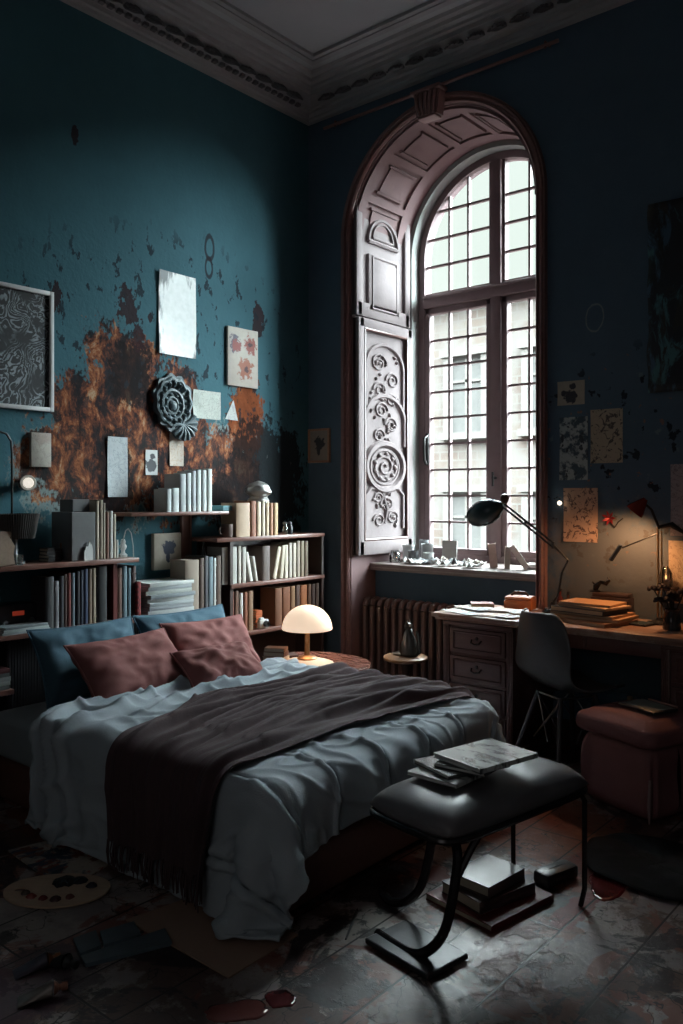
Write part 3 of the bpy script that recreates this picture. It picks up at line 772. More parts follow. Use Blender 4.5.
# ---- bedside table with dome lamp
bt = thing('bedside_table', 'small oval reddish wooden table between bed and corner', 'table', (.80,-.80,0))
tb = MB().lathe([(0,.415),(.97,.415),(1.0,.425),(1.0,.433),(.985,.44),(0,.44)], 40, sx=.33, sy=.27)
tb.build('table_top', wood('polished_red_wood',(.17,.060,.040),.25), bt, smooth=True, angle=30)
for a in (45,135,225,315):
    x, y = .24*math.cos(R(a)), .19*math.sin(R(a)); MB().tube([(x,y,.416),(x*1.08,y*1.08,.0)], [.018,.011], 8).build('leg', red_wood, bt, smooth=True)
off_z = .44
dl = thing('dome_lamp', 'glowing cream dome lamp on the bedside table', 'lamp', (.735,-.82,.44))
MB().lathe([(0,0),(.055,0),(.058,.006),(.050,.014),(.020,.022),(.015,.035),(.015,.19),(.02,.20),(0,.20)], 24).build('lamp_base', M('aged_brass',(.35,.20,.10),.35,.8), dl, smooth=True)
dome = [(.145,.172),(.148,.178)]+[(.146*math.cos(a),.178+.135*math.sin(a)) for a in [PI/2*i/12 for i in range(1,12)]]+[(0,.313)]
shd = MB().lathe(dome, 40).build('lamp_shade', lamp_mat('glowing_cream_glass',(1.0,.76,.56),.78), dl, smooth=True, angle=60)
MB().lathe([(0,.20),(.022,.215),(.024,.235),(0,.26)], 12).build('bulb', lamp_mat('lit_bulb',(1,.8,.6),6), dl, smooth=True)
pd = bpy.data.lights.new('dome_lamp_light','POINT'); po = bpy.data.objects.new('dome_lamp_light',pd); COL.objects.link(po); po.parent = dl; po.location = (0,0,.15); pd.energy = 1.3; pd.color = (1,.62,.36); pd.shadow_soft_size = .05
tag(MB().lathe([(0,0),(.95,0),(1,.004),(.95,.007),(0,.007)], 32, sx=.15, sy=.12).build('doily', M('cream_mat',(.60,.46,.34),.7), smooth=True, loc=(.79,-.86,.4402)), 'pale oval mat under the dome lamp', 'mat')
dl.location = (.735,-.82,.4474)

# ---- radiator
rd = thing('radiator', 'old brown cast iron column radiator below the window sill', 'radiator', (.40,.15,0))
rmat = M('brown_radiator_enamel',(.115,.068,.062),.42)
for i in range(22):
    x = .04+i*.0605; m = MB()
    for yy in (-.05,.05): m.tube([(x,yy,.09),(x,yy,.64)], .021, 8)
    m.tube([(x,-.05,.64),(x,-.035,.672),(x,0,.682),(x,.035,.672),(x,.05,.64)], .022, 8); m.tube([(x,-.05,.09),(x,0,.075),(x,.05,.09)], .022, 8)
    m.tube([(x-.032,0,.62),(x+.032,0,.62)], .017, 8); m.tube([(x-.032,0,.115),(x+.032,0,.115)], .017, 8)
    if i in (0,21): m.box((x,0,.03),(.035,.12,.06))
    m.build('column', rmat, rd, smooth=True)

# ---- little round table in front of the radiator, with figurine
rt = thing('pedestal_table', 'tiny round wooden pedestal table in front of the radiator', 'table', (1.10,-.35,0))
MB().lathe([(0,.412),(.115,.412),(.132,.422),(.134,.434),(.125,.440),(0,.440)], 32).build('table_top', wood('honey_wood',(.33,.17,.085),.35), rt, smooth=True, angle=40)
MB().lathe([(.10,0),(.11,.012),(.06,.03),(.022,.06),(.016,.20),(.022,.33),(.035,.39),(.05,.412)], 20).build('pedestal', dark_wood, rt, smooth=True)
cat_ = thing('cat_figurine', 'small seated dark glass cat figurine on the round pedestal table', 'figurine', (1.125,-.35,.44))
cm = M('dark_smoky_glass',(.055,.055,.052),.12,.0)
MB().lathe([(0,0),(.052,.003),(.060,.03),(.055,.07),(.043,.11),(.030,.14),(.022,.160),(0,.17)], 20, sx=1, sy=.8).build('body', cm, cat_, smooth=True, angle=80)
hd_ = MB().lathe([(0,-.026),(.02,-.018),(.027,0),(.02,.018),(0,.026)], 16, c=(-.006,0,.178))
for s_ in (-1,1): hd_.lathe([(.010,0),(.006,.012),(0,.026)], 8, c=(-.006,s_*.014,.196))
hd_.build('head', cm, cat_, smooth=True)
MB().tube([(.05,0,.012),(.075,.0,.03),(.078,0,.09),(.06,0,.14),(.052,0,.155)], [.010,.010,.009,.008,.005], 8).build('tail', cm, cat_, smooth=True)
MB().tube([(-.035,-.02,.012),(-.10,-.022,.010)], [.014,.010], 8).tube([(-.035,.02,.012),(-.10,.022,.010)], [.014,.010], 8).build('paw', cm, cat_, smooth=True)

# ---- desk
DKX0, DKX1, DKY0 = 1.41, 3.20, -.54
dk = thing('writing_desk', 'long reddish brown pedestal desk below the pinned drawings', 'desk', (2.3,-.28,0))
dwood = wood('desk_red_brown_wood',(.145,.066,.058),.4,(1,6,6)); 
tm_ = NT('worn_desk_top'); v_ = tm_.coords(); nn = tm_.noise(tm_.scale(v_,(1,7,7)),4,6,.6,1.0); n2 = tm_.noise(v_,5,6,.65)
desk_top_mat = tm_.done(tm_.mix(tm_.step(n2,.45,.6), tm_.mix(nn,(.16,.080,.055),(.34,.18,.12)), (.40,.30,.25)), tm_.ma('ADD',.28,tm_.ma('MULTIPLY',nn,.2)))
off(MB().box(((DKX0+DKX1)/2,-.29,.7375),(DKX1-DKX0,.50,.025), bev=.006).box(((DKX0+DKX1)/2,-.29,.719),(DKX1-DKX0-.03,.47,.014)),dk).build('desk_top', desk_top_mat, dk, smooth=True)
def pedestal(x0, x1, drawers):
    yf = -.50
    c = MB().box(((x0+x1)/2,-.27,.37),(x1-x0,.45,.684), bev=.004)
    for xx in (x0+.02,x1-.02):
        c.box((xx,yf,.37),(.04,.02,.68), bev=.003)
        for q in (-.009,.0,.009): c.tube([(xx+q,yf-.010,.06),(xx+q,yf-.010,.68)], .0035, 5)
    c.box(((x0+x1)/2,-.28,.035),(x1-x0+.02,.47,.05), bev=.006); c.box(((x0+x1)/2,yf-.005,.698),(x1-x0,.02,.02), bev=.004)
    off(c,dk).build('pedestal', dwood, dk, smooth=True)
    h = (.685-.075)/drawers
    for i in range(drawers):
        z = .685-h*(i+.5); m = MB().box(((x0+x1)/2,yf-.002,z),(x1-x0-.09,.022,h-.02), bev=.004)
        for zz in (z-h/2+.03,z+h/2-.03): m.tube([(x0+.07,yf-.014,zz),(x1-.07,yf-.014,zz)], .005, 6)
        for xx in (x0+.07,x1-.07): m.tube([(xx,yf-.014,z-h/2+.03),(xx,yf-.014,z+h/2-.03)], .005, 6)
        d_ = off(m,dk).build('drawer', dwood, dk, smooth=True)
        kx = (x0+x1)/2
        off(MB().tube([(kx-.03,yf-.016,z+.01),(kx-.025,yf-.032,z-.004),(kx,yf-.036,z-.010),(kx+.025,yf-.032,z-.004),(kx+.03,yf-.016,z+.01)], .0045, 6).lathe([(.010,0),(.010,.006),(0,.008)], 8, mtx=Matrix.Translation((kx,yf-.012,z+.018)) @ Matrix.Rotation(R(90),4,'X')),dk).build('drawer_handle', M('dark_iron',(.03,.026,.025),.4,.6), d_, smooth=True)
pedestal(1.47,1.90,4); pedestal(2.66,3.12,4)
off(MB().box((2.28,-.475,.675),(.755,.02,.075), bev=.003).tube([(2.28,-.488,.70),(2.28,-.492,.65)],.012,6),dk).build('apron_drawer', dwood, dk, smooth=True)
off(MB().box((2.28,-.06,.53),(.755,.02,.36)),dk).build('modesty_panel', M('dark_blue_panel',(.02,.045,.06),.6), dk)

# ---- moulded chair
ch = thing('shell_chair', 'dark grey moulded shell chair on thin legs at the desk', 'chair', (2.19,-.50,0), R(-28))
prof_ = [(-.235,.83,.10),(-.232,.82,.145),(-.225,.78,.185),(-.218,.70,.212),(-.205,.62,.225),(-.180,.53,.228),(-.13,.465,.228),(-.05,.435,.226),(.04,.430,.222),(.12,.440,.215),(.18,.447,.20),(.215,.438,.18),(.225,.425,.165)]
G = []
for y, z, hw in prof_:
    row = []
    for i in range(17):
        u = -1+2*i/16; back = max(0, min(1, (z-.46)/.2))
        row.append((hw*u, y+back*.085*u*u, z+(1-back)*.035*u*u))
    G.append(row)
cs = MB().grid(G).build('seat_shell', M('charcoal_shell',(.075,.074,.08),.42), ch, smooth=True, angle=180); solidify(cs,.010,0); subsurf(cs,2)
lm = M('dark_steel',(.10,.095,.10),.35,.7)
tops = [(-.09,-.10),(.09,-.10),(.09,.10),(-.09,.10)]; feet = [(-.20,-.20),(.20,-.20),(.20,.20),(-.20,.20)]
for (a,b_),(c,d_) in zip(tops,feet): MB().tube([(a,b_,.415),(a*.3+c*.7,b_*.3+d_*.7,.13),(c,d_,0)], [.012,.012,.009], 8).build('leg', lm, ch, smooth=True)
wr = MB()
for k_ in range(4):
    (a,b_),(c,d_) = tops[k_],feet[(k_+1)%4]; wr.tube([(a,b_,.40),(a*.5+c*.5,b_*.5+d_*.5,.20)], .004, 6)
    (a,b_),(c,d_) = tops[(k_+1)%4],feet[k_]; wr.tube([(a,b_,.40),(a*.5+c*.5,b_*.5+d_*.5,.20)], .004, 6)
    wr.tube([(tops[k_][0],tops[k_][1],.408),(tops[(k_+1)%4][0],tops[(k_+1)%4][1],.408)], .006, 6)
wr.build('wire_brace', lm, ch, smooth=True)

# ---- ottoman
ot = thing('ottoman', 'square dusty pink upholstered ottoman with padded lid', 'ottoman', (2.625,-.645,0), R(-20))
vel = fabric('dusty_pink_velvet',(.235,.095,.098), weave=300, rough=.7, big=.25)
def softbox(sx, sy, z0, z1, bul, fold, seed, nz_=14):
    n = 72; rows = []
    for k_ in range(nz_+1):
        t = k_/nz_; row = []
        inset = (abs(2*t-1)**6)*.03
        for i in range(n+1):
            a = 2*PI*i/n; ca, sa = math.cos(a), math.sin(a); e = .22
            x = math.copysign(abs(ca)**e, ca)*(sx/2-inset); y = math.copysign(abs(sa)**e, sa)*(sy/2-inset)
            f = fold*noise.noise((a*3.2+seed, t*1.1, seed))*math.sin(PI*min(1,t*1.0+.05)) + bul*math.sin(PI*t)
            s_ = 1+f/(sx/2); row.append((x*s_, y*s_, z0+(z1-z0)*t))
        rows.append(row)
    m = MB().grid(rows); m.f.append(tuple(range(n))); 
    # crowned top in rings
    top = rows[-1]; prev = [len(m.v)-(n+1)+i for i in range(n+1)]
    for q, (sc_, dz) in enumerate(((.93,.010),(.75,.018),(.4,.023),(.02,.025))):
        o = len(m.v); m.v += [(p[0]*sc_, p[1]*sc_, z1+dz) for p in top]
        for i in range(n): m.f.append((prev[i],prev[i+1],o+i+1,o+i))
        prev = list(range(o,o+n+1))
    return m
softbox(.40,.38,.012,.325,.002,.034,1.4).build('body', vel, ot, smooth=True, angle=70)
softbox(.43,.41,.318,.415,.012,.006,5.2,10).build('lid_cushion', vel, ot, smooth=True, angle=70)
MB().tube([(.20,-.19,.20),(.20,-.197,.10),(.203,-.20,.02)],[.006,.009,.004],6).build('pull_tab', fabric('grey_pink_tape',(.3,.2,.2)), ot, smooth=True)

# ---- bench at the foot of the bed
bn = thing('cushioned_bench', 'grey leather cushioned bench on curved dark metal legs at bed foot', 'bench', (2.605,-2.02,0), R(-9.7))
lea = M('slate_grey_leather',(.135,.130,.140),.42,0,.15,20,.08)
cu = []; BW, BLn = .37, .73
n = 40
def cush(sg):
    G = []
    for i in range(n+1):
        row = []
        for j in range(n+1):
            u, v = -1+2*i/n, -1+2*j/n
            rnd = 1-.06*u*u*v*v
            k_ = max(0,(1-abs(u)**5)*(1-abs(v)**7))
            z = .425+sg*(.062 if sg > 0 else .03)*k_**.5+(.006*noise.noise((u*2,v*3,.5))-.007*math.exp(-((u-.1)**2*3+(v+.1)**2*3)))*(1 if sg > 0 else 0)*k_
            z += sg*.010*(1-u*u)*(1-v*v)*(1 if sg>0 else 0)
            row.append((BW/2*u*rnd, BLn/2*v*rnd, z))
        G.append(row)
    return G
cm_ = MB(); cm_.grid(cush(1)); cm_.grid(cush(-1)); cu = cm_.build('cushion', lea, bn, smooth=True, angle=180)
bm = bmesh.new(); bm.from_mesh(cu.data); bmesh.ops.remove_doubles(bm, verts=bm.verts[:], dist=.0008); bmesh.ops.recalc_face_normals(bm, faces=bm.faces[:]); bm.to_mesh(cu.data); bm.free()
cu.data.polygons.foreach_set('use_smooth',[True]*len(cu.data.polygons))
met = M('dark_polished_metal',(.045,.042,.045),.25,.75)
rim = []
for i in range(41):
    a = 2*PI*i/40; ca, sa = math.cos(a), math.sin(a); rim.append((math.copysign(abs(ca)**.3,ca)*BW*.5, math.copysign(abs(sa)**.3,sa)*BLn*.5, .408))
MB().tube(rim, .011, 8, caps=False).build('seat_rail', met, bn, smooth=True)
MB().box((0,0,.398),(BW-.05,BLn-.05,.014)).build('seat_board', dark_wood, bn)
def cleg(y, xt, pts, nm='leg', w=.022):
    # swept curved strap: smooth through the points
    P_ = [Vector(p) for p in pts]; out = []
    for i in range(len(P_)-1):
        p0, p1, p2, p3 = P_[max(i-1,0)],P_[i],P_[i+1],P_[min(i+2,len(P_)-1)]
        for q in range(6):
            t = q/6; out.append(.5*((2*p1)+(p2-p0)*t+(2*p0-5*p1+4*p2-p3)*t*t+(3*p1-p0-3*p2+p3)*t**3))
    out.append(P_[-1]); return MB().tube(out, .017, 8, flat=(w/.014*.6,.85)).build(nm, met, bn, smooth=True)
# two sled ends: curved legs that sweep from under the seat down to runners pointing at the bed
for ye in (-.24,):
    cleg(ye,.1,[(.05,ye+.02,.40),(.105,ye-.0,.33),(.115,ye-.03,.22),(.10,ye-.055,.11),(.05,ye-.075,.04),(-.02,ye-.085,.014),(-.16,ye-.08,.012)])
    MB().tube([(.15,ye+.06,.40),(.13,ye+.03,.34),(.117,ye-.01,.27)], .012, 8).build('strut', met, bn, smooth=True)
    cleg(ye,-.1,[(-.09,ye+.10,.40),(-.095,ye+.10,.28),(-.14,ye+.10,.12),(-.21,ye+.10,.04),(-.27,ye+.09,.015),(-.31,ye+.09,.028),(-.315,ye+.09,.048)])
MB().box((-.02,-.29,.012),(.27,.18,.018), bev=.006).build('foot_plate', M('dark_glossy_plate',(.035,.037,.042),.34,.3), bn)
for xx in (.14,-.14): MB().tube([(xx,.33,.40),(xx*1.08,.352,.36),(xx*1.08,.352,.06),(xx*1.0,.345,.0)], .009, 8).build('leg', met, bn, smooth=True)

# ================================================================ books
def hexc(h): 
    h = h.lstrip('#'); return tuple((int(h[i:i+2],16)/255)**2.2 for i in (0,2,4))
PAGES = M('cream_book_pages', (.42,.37,.29), .85, stretch=(1,1,30))
PAGESW = M('white_book_pages', (.55,.56,.55), .85, stretch=(1,1,30))
def cover_mat(cname, col): return M(cname.replace(' ','_')+'_book_cover', col, .5, var=.22, sc=18)
def upright(name, label, group, x, y, z, th, h, d, cname, col, lean_=0.0, pages=PAGES, band=None):
    """book on end: spine faces +X at x, thickness along Y; z is the shelf top; lean about X"""
    c = .0025; m = MB()
    m.box((-d/2,-th/2+c/2,h/2),(d,c,h)); m.box((-d/2,th/2-c/2,h/2),(d,c,h))
    # rounded spine
    k = 6; rows = []
    for i in range(k+1):
        a = -PI/2+PI*i/k; rows.append((math.cos(a)*min(.006,th*.25), math.sin(a)*th/2))
    m.prism([(-.003,-th/2)]+rows+[(-.003,th/2)], h)
    if band:
        for q in (.12,.85): m.box((.0035,0,h*q),(.006,th*.92,h*.03))
    o = m.build(name, cover_mat(cname, col), None, smooth=True, angle=40, loc=(x, y, z), rot=(lean_, 0, 0))
    MB().box((-d/2-.002,0,h/2),(d-.010,max(.002,th-2*c),h-.008)).build('pages', pages, o)
    return tag(o, label, 'book', group)
def flat_book(name, label, group, c, size, rz, cname, col, pages=PAGES, cat='book', rough_cover=None):
    """book lying flat: c = centre of its underside"""
    sx, sy, t = size; k = .0028 if t > .012 else .0012
    m = MB().box((0,0,k/2),(sx,sy,k)).box((0,0,t-k/2),(sx,sy,k)).box((sx/2-.002,0,t/2),(.004,sy,t), bev=.0015)
    o = m.build(name, rough_cover or cover_mat(cname, col), None, loc=c, rot=(0,0,rz), smooth=True)
    MB().box((-.003,0,t/2),(sx-.008,sy-.010,t-2*k)).build('pages', pages, o)
    return tag(o, label, cat, group)
def row(where, group, z, items, x=.245, d=.17, name='book'):
    """items: (px left, px right, py top, colour name, hex[, lean px][, pages]) measured on the spine plane"""
    n_ = len(items)
    for i, it in enumerate(items):
        l, r_, tp, cname, hx = it[:5]; ln = it[5] if len(it) > 5 else 0
        a, b_ = PX(l, tp, x), PX(r_, tp, x); th_ = max(.006, b_.y-a.y-.002); h = PX((l+r_)/2, tp, x).z-z
        dd = d*(.8+.2*((i*7) % 5)/4)
        if ln:      # leaning: rotate about the X axis, lifting so that the low corner rests on the shelf
            an = math.atan(ln); ca = math.cos(an)
            yb = (a.y+b_.y)/2
            upright(name, f'{cname} book leaning, {nth(i,n_)} {where}', group, x, yb, z+th_/2*abs(math.sin(an))+.001, th_*ca, h/ca*.97, dd, cname, hexc(hx), an, PAGES)
        else:
            upright(name, f'{cname} book, {nth(i,n_)} {where}', group, x, (a.y+b_.y)/2, z+.0005, th_, h, dd, cname, hexc(hx), 0, PAGESW if cname.startswith('white') else PAGES, band=(i % 3 == 1))
ZA, ZB, ZC, ZD, E1, E2, E3 = 1.062, .735, .478, 1.303, 1.142, .858, .558
# headboard shelf, left run (lean 0 unless noted)
row('in the row on the headboard shelf', 'books on the headboard shelf', ZB, [
 (45,54,577,'charcoal','#3a3a3c'),(54,59,581,'grey','#77757a'),(59,64,576,'dark grey','#2f2f33'),(64,67,574,'brown','#4a3530'),(67,71,573,'oxblood','#5e2420'),(71,75,573,'slate','#566068'),
 (76,80,571,'black','#25262c'),(80,83.5,570,'navy','#28303f'),(83.5,88,569,'dark blue','#2c3850'),(88,92,569,'tan','#6e5f50'),(92,96,568,'cream','#8a7e6c'),(97,107,566,'black','#17171a')], x=.24)
row('in the row right of the oxblood divider', 'books right of the oxblood divider', ZB, [
 (112.5,117,569,'cream','#a89c88'),(117,122,568,'brown','#5a4238'),(122,127,566,'blue-grey','#5d7079'),(127,131,568,'slate','#4a5f68'),(131,136,566,'dark brown','#3a2522')], x=.22)
row('in the row beside the stacked magazines', 'books beside the stacked magazines', ZB, [
 (185,199,560,'tan','#85776a'),(199,204,558,'brown','#4f4038'),(204,208,556,'dark grey','#45474c'),(208,213,557,'blue-grey','#66767e'),(213,216,558,'white','#b0b4b2'),(216,221,556,'brown','#5c4a42')], x=.23)
upright('book', 'red plaid bound book standing left of the stacked magazines', None, .235, PX(138.5,590,.235).y, ZB+.0005, .030, PX(138,582,.235).z-ZB, .17, 'red plaid', hexc('#8d2a2c'))
t_ = NT('red_plaid_cloth'); v_ = t_.coords(); ck = t_.n('TexChecker',{0:v_,1:(.30,.02,.025),2:(.06,.01,.012),3:70.0}); 
bpy.data.objects[[o.name for o in bpy.data.objects if o.get('label','').startswith('red plaid')][0]].data.materials[0] = t_.done(t_.mix(t_.noise(v_,20,3), ck.outputs[0], (.16,.02,.02)), .8)
# stacked magazines
rs = random.Random(11)
cols8 = [('white','#a9adae'),('grey','#8b9094'),('pale grey','#9aa0a3'),('white','#b4b8b6'),('grey','#7d8488'),('pale','#a4a8a4'),('grey','#8e9498'),('white','#b6bab9')]
z = ZB
yl, yr = PX(146,600,.24).y, PX(194,600,.24).y
for i, (cn, hx) in enumerate(cols8):
    t = .0215; place = ['bottom','second from bottom','third from bottom','fourth from bottom','fourth from top','third from top','second from top','topmost'][i]
    flat_book('magazine', f'{cn} thick magazine, {place} in the stack above the pillows', 'stacked magazines above the pillows', (.145+rs.uniform(-.008,.008),(yl+yr)/2+rs.uniform(-.008,.008),z+.0006), ((yr-yl)*.62,(yr-yl)*.93+rs.uniform(-.01,.01),t), rs.uniform(-.04,.04), cn, hexc(hx), PAGESW, 'magazine'); z += t+.0006
# white books on the short shelf
row('on the short white-book shelf', 'white books on the short shelf', ZD, [
 (166,171.5,489,'white','#b4bcbc'),(172,179,488,'white','#c3caca'),(179.5,186,474,'pale grey','#a7aeae'),(186.5,191,473,'white','#bfc7c6'),(191.5,196,471,'pale grey','#a9b1b2'),(196.5,201,470,'white','#c6cdcb'),(201.5,206.5,470,'pale grey','#b3baba'),(207,212,469,'white','#c0c6c2')], x=.20, d=.14)
tag(MB().box((0,0,.016),(.12,.075,.032), bev=.003).build('box', M('teal_card',(.07,.19,.23),.6), loc=(.15,PX(221,505,.15).y,ZD+.0005)), 'small teal box right of the white books', 'box')
# upper long shelf
gy0, gy1 = PX(70,520,.22).y, PX(95,520,.22).y
tag(MB().box((0,0,.125),(.19,gy1-gy0-.006,.25), bev=.004).build('slipcase', M('grey_slipcase_cloth',(.105,.105,.108),.6), loc=(.135,(gy0+gy1)/2,ZA)), 'large grey slipcase standing on the long upper shelf', 'slipcase')
tag(MB().box((0,0,.032),(.12,.10,.064), bev=.003).build('box', M('dark_grey_box_card',(.085,.085,.09),.6), loc=(.13,(gy0+gy1)/2+.01,ZA+.251)), 'small dark grey box on top of the large slipcase', 'box')
m = MB(); pts_ = [(0,0),(.05,0),(.05,.055),(.045,.085),(.038,.078),(.032,.10),(.022,.07),(.012,.075),(.008,.055),(0,.05)]
m.prism(pts_, .006, Matrix.Translation((0,-.025,0)) @ Matrix(((0,0,1,0),(1,0,0,0),(0,1,0,0),(0,0,0,1)))); tag(m.build('torn_card', M('white_torn_card',(.55,.56,.55),.8), loc=(.237,PX(88,550,.237).y,ZA+.0005)), 'jagged torn white card leaning against the grey slipcase', 'card')
row('right of the grey slipcase', 'books right of the grey slipcase', ZA, [
 (96,99,501,'cream','#a79d8b'),(99,103,500,'tan','#7d7160'),(103,105.5,503,'beige','#8f8676'),(106,109,512,'rust','#6d4b3c'),(109,113,511,'white','#aaa9a4'),(113,116,514,'cream','#a39b8b'),(116,118.5,540,'white','#b2b3ae')], x=.22, d=.15)
for i, hx in enumerate(('#2a2b2e','#1f2023','#2d2c2e','#232226')):
    flat_book('notebook', f'small dark notebook, {["bottom","second","third","topmost"][i]} in the little pile by the table lamp', 'little pile of dark notebooks', (.15,PX(50,550,.15).y,ZA+.0006+i*.0172), (.09,.075,.0165), .1*math.sin(i*2), ['black','charcoal','dark grey','ink'][i], hexc(hx))
def bottle(name, label, cat, prof, mat, loc, n=20, cap=None, **kw):
    o = MB().lathe(prof, n, **kw).build(name, mat, smooth=True, angle=45, loc=loc)
    if cap: MB().lathe(cap[0], 14).build('cap', cap[1], o, smooth=True)
    return tag(o, label, cat)
BP = lambda r_, h, nk: [(0,0),(r_*.95,0),(r_,.006),(r_,h*.6),(r_*.9,h*.68),(nk,h*.78),(nk,h),(nk*.8,h),(0,h*.995)]
bottle('bottle','slim brown bottle on the long upper shelf by the slipcase','bottle',BP(.017,.13,.007),M('brown_glass',(.10,.045,.025),.2),(.13,PX(63,545,.13).y,ZA),cap=([(0,.13),(.009,.13),(.009,.142),(0,.142)],M('red_cap',(.2,.05,.03))))
bottle('figurine','small white figurine under the wire arch on upper shelf','figurine',[(0,0),(.022,0),(.024,.012),(.012,.022),(.010,.034),(.018,.048),(.020,.060),(.012,.072),(.014,.084),(.010,.096),(0,.10)],M('white_porcelain',(.6,.62,.62),.3),(.17,PX(123,548,.17).y,ZA))
yw = PX(127,548,.19).y
tag(MB().tube([(0,-.045,0),(0,-.040,.07),(0,-.015,.145),(0,.0,.155),(0,.02,.13),(0,.033,.06),(0,.036,0)],.003,6).build('wire_arch',M('pale_wire',(.45,.47,.48),.35,.6),smooth=True,loc=(.20,yw,ZA)),'thin pale wire arch at the end of the long upper shelf','ornament')
# table lamp with pleated shade
tl = thing('table_lamp','unlit table lamp with dark pleated shade on upper shelf','lamp',(.16,PX(15,545,.16).y,ZA))
MB().lathe([(0,0),(.05,0),(.05,.012),(.018,.018),(.012,.03),(.012,.13),(0,.13)],20).build('lamp_base',M('grey_glass_base',(.16,.17,.18),.2),tl,smooth=True)
pr_ = MB(); N_ = 120; rows_ = []
for rr_, zz in ((.085,.125),(.108,.235),(.11,.245)):
    rows_.append([((rr_+.004*(i%2))*math.cos(2*PI*i/N_),(rr_+.004*(i%2))*math.sin(2*PI*i/N_),zz) for i in range(N_+1)])
pr_.grid(rows_); sdo = pr_.build('lamp_shade',M('dark_wicker',(.055,.050,.047),.7),tl); solidify(sdo,.003)
MB().tube([(-.105,0,.235),(.105,0,.235)],.003,6).tube([(0,-.105,.235),(0,.105,.235)],.003,6).tube([(0,0,.13),(0,0,.235)],.004,6).build('shade_frame',lm,tl)
gn = thing('gooseneck_lamp','thin black gooseneck lamp behind the pleated table lamp','lamp',(.03,PX(12,500,.03).y,ZA))
MB().lathe([(0,0),(.03,0),(.03,.01),(0,.014)],16).build('lamp_base',lm,gn,smooth=True)
MB().tube([(0,0,.01),(0,0,.55),(0,-.005,.61),(0,-.03,.645),(0,-.07,.655),(0,-.12,.645)],.006,8).build('neck',M('black_metal',(.015,.015,.016),.4,.5),gn,smooth=True)
MB().lathe([(.012,.03),(.018,.02),(.040,-.03),(.042,-.035),(.036,-.03),(0,.01)],18,c=(0,-.13,.61)).build('lamp_shade',M('black_metal',(.015,.015,.016),.4,.5),gn,smooth=True)
m = MB(); pts_ = [(-.05,0),(.05,0),(.045,.05),(.055,.09),(.035,.13),(.045,.16),(-.05,.165)]
m.prism(pts_,.012,Matrix.Rotation(R(-8),4,'Y') @ Matrix(((0,0,1,0),(1,0,0,0),(0,1,0,0),(0,0,0,1)))); tag(m.build('wooden_board',wood('pale_brown_board',(.30,.21,.15)),loc=(.245,PX(4,555,.245).y,ZA+.003)),'wavy edged pale wooden board leaning at the left end of upper shelf','board')
bottle('drinking_glass','small clear tumbler beside the base of the pleated lamp','glass',[(0,0),(.019,0),(.022,.05),(.020,.05),(.017,.004),(0,.004)],glass('clear_glass',(.85,.9,.9),.6),(.225,PX(19,550,.225).y,ZA))
# radio with a glowing display, on the headboard shelf
ra = thing('clock_radio','black clock radio with glowing red display on headboard shelf','radio',(.10,PX(16,608,.12).y-.01,ZB))
MB().box((0,0,.065),(.12,.20,.13), bev=.012).build('case',M('black_plastic',(.02,.02,.022),.35),ra,smooth=True)
MB().box((.061,.0,.085),(.004,.060,.022)).build('display',lamp_mat('glowing_red_display',(.5,.06,.03),.25),ra)
for q in (-.07,.07): MB().lathe([(0,0),(.014,0),(.012,.012),(0,.012)],14,mtx=Matrix.Translation((.060,q,.045)) @ Matrix.Rotation(R(90),4,'Y')).build('knob',M('dark_chrome',(.15,.15,.16),.3,.7),ra,smooth=True)
for i in range(3):
    flat_book('folio', f'wide grey folio, {["bottom","middle","topmost"][i]} of three under the clock radio end', 'grey folios by the clock radio', (.215,PX(22,630,.22).y,ZB+.0006+i*.0126), (.10,.25-.012*i,.012), .02*i, ['grey','pale grey','dark grey'][i], hexc(['#8d9496','#9aa3a4','#6e7679'][i]), PAGESW)
for i in range(5):
    flat_book('magazine', f'grey magazine, {["bottom","second from bottom","middle","second from top","topmost"][i]} of the pile on the lower headboard shelf', 'magazines on the lower headboard shelf', (.15,-2.475+.004*(i%3),ZC+.0006+i*.0196), (.20,.18,.019), .03*math.sin(i*3), ['grey','white','pale grey','grey','maroon'][i], hexc(['#6b6f70','#909594','#84898a','#5f6466','#4a2628'][i]), PAGESW, 'magazine')
# corner bookcase
row('on the bookcase top', 'books on the corner bookcase top', E1, [
 (236,250,503,'tan','#9a8068'),(250.5,256,501,'brown','#7d4a32'),(256.5,261,502,'cream','#b8a48a'),(261.5,265,501,'pale','#b3a693'),(265.5,269,501,'beige','#a8937a'),(269.5,273,503,'brown','#8a5f42'),(273.5,278,503,'tan','#a0835f')], x=.235)
row('on the middle bookcase shelf', 'books on the middle bookcase shelf', E2, [
 (222,237,547,'grey','#8f8c86'),(237.5,241,546,'cream','#a8a298'),(241.5,246,547,'pale grey','#a09c95'),(249,253,552,'white','#b5b2ab',.22),(255,258,556,'pale','#a8a49c',.2),(262,270,546,'dark brown','#4d3f3a'),(272,276,547,'cream','#b3a795',-.25),(279,283,545,'beige','#a99d8c',-.12),
 (284,288,545,'cream','#aaa08f'),(288.5,292,543,'pale grey','#9c958a'),(292.5,296,543,'cream','#a99f90'),(296.5,300,541,'beige','#8c8172'),(300.5,304,541,'tan','#80735f'),(304.5,308,541,'brown','#6f6050')], x=.235)
row('on the lowest bookcase shelf left part', 'books on the lowest bookcase shelf, left', E3, [
 (229,234,592,'rust','#6b3a2a'),(234.5,238.5,591,'brown','#5d4336'),(239,243,593,'white','#a19c95'),(243.5,247.5,592,'red-brown','#74452f'),(248,253,591,'tan','#7a5f4a')], x=.24)
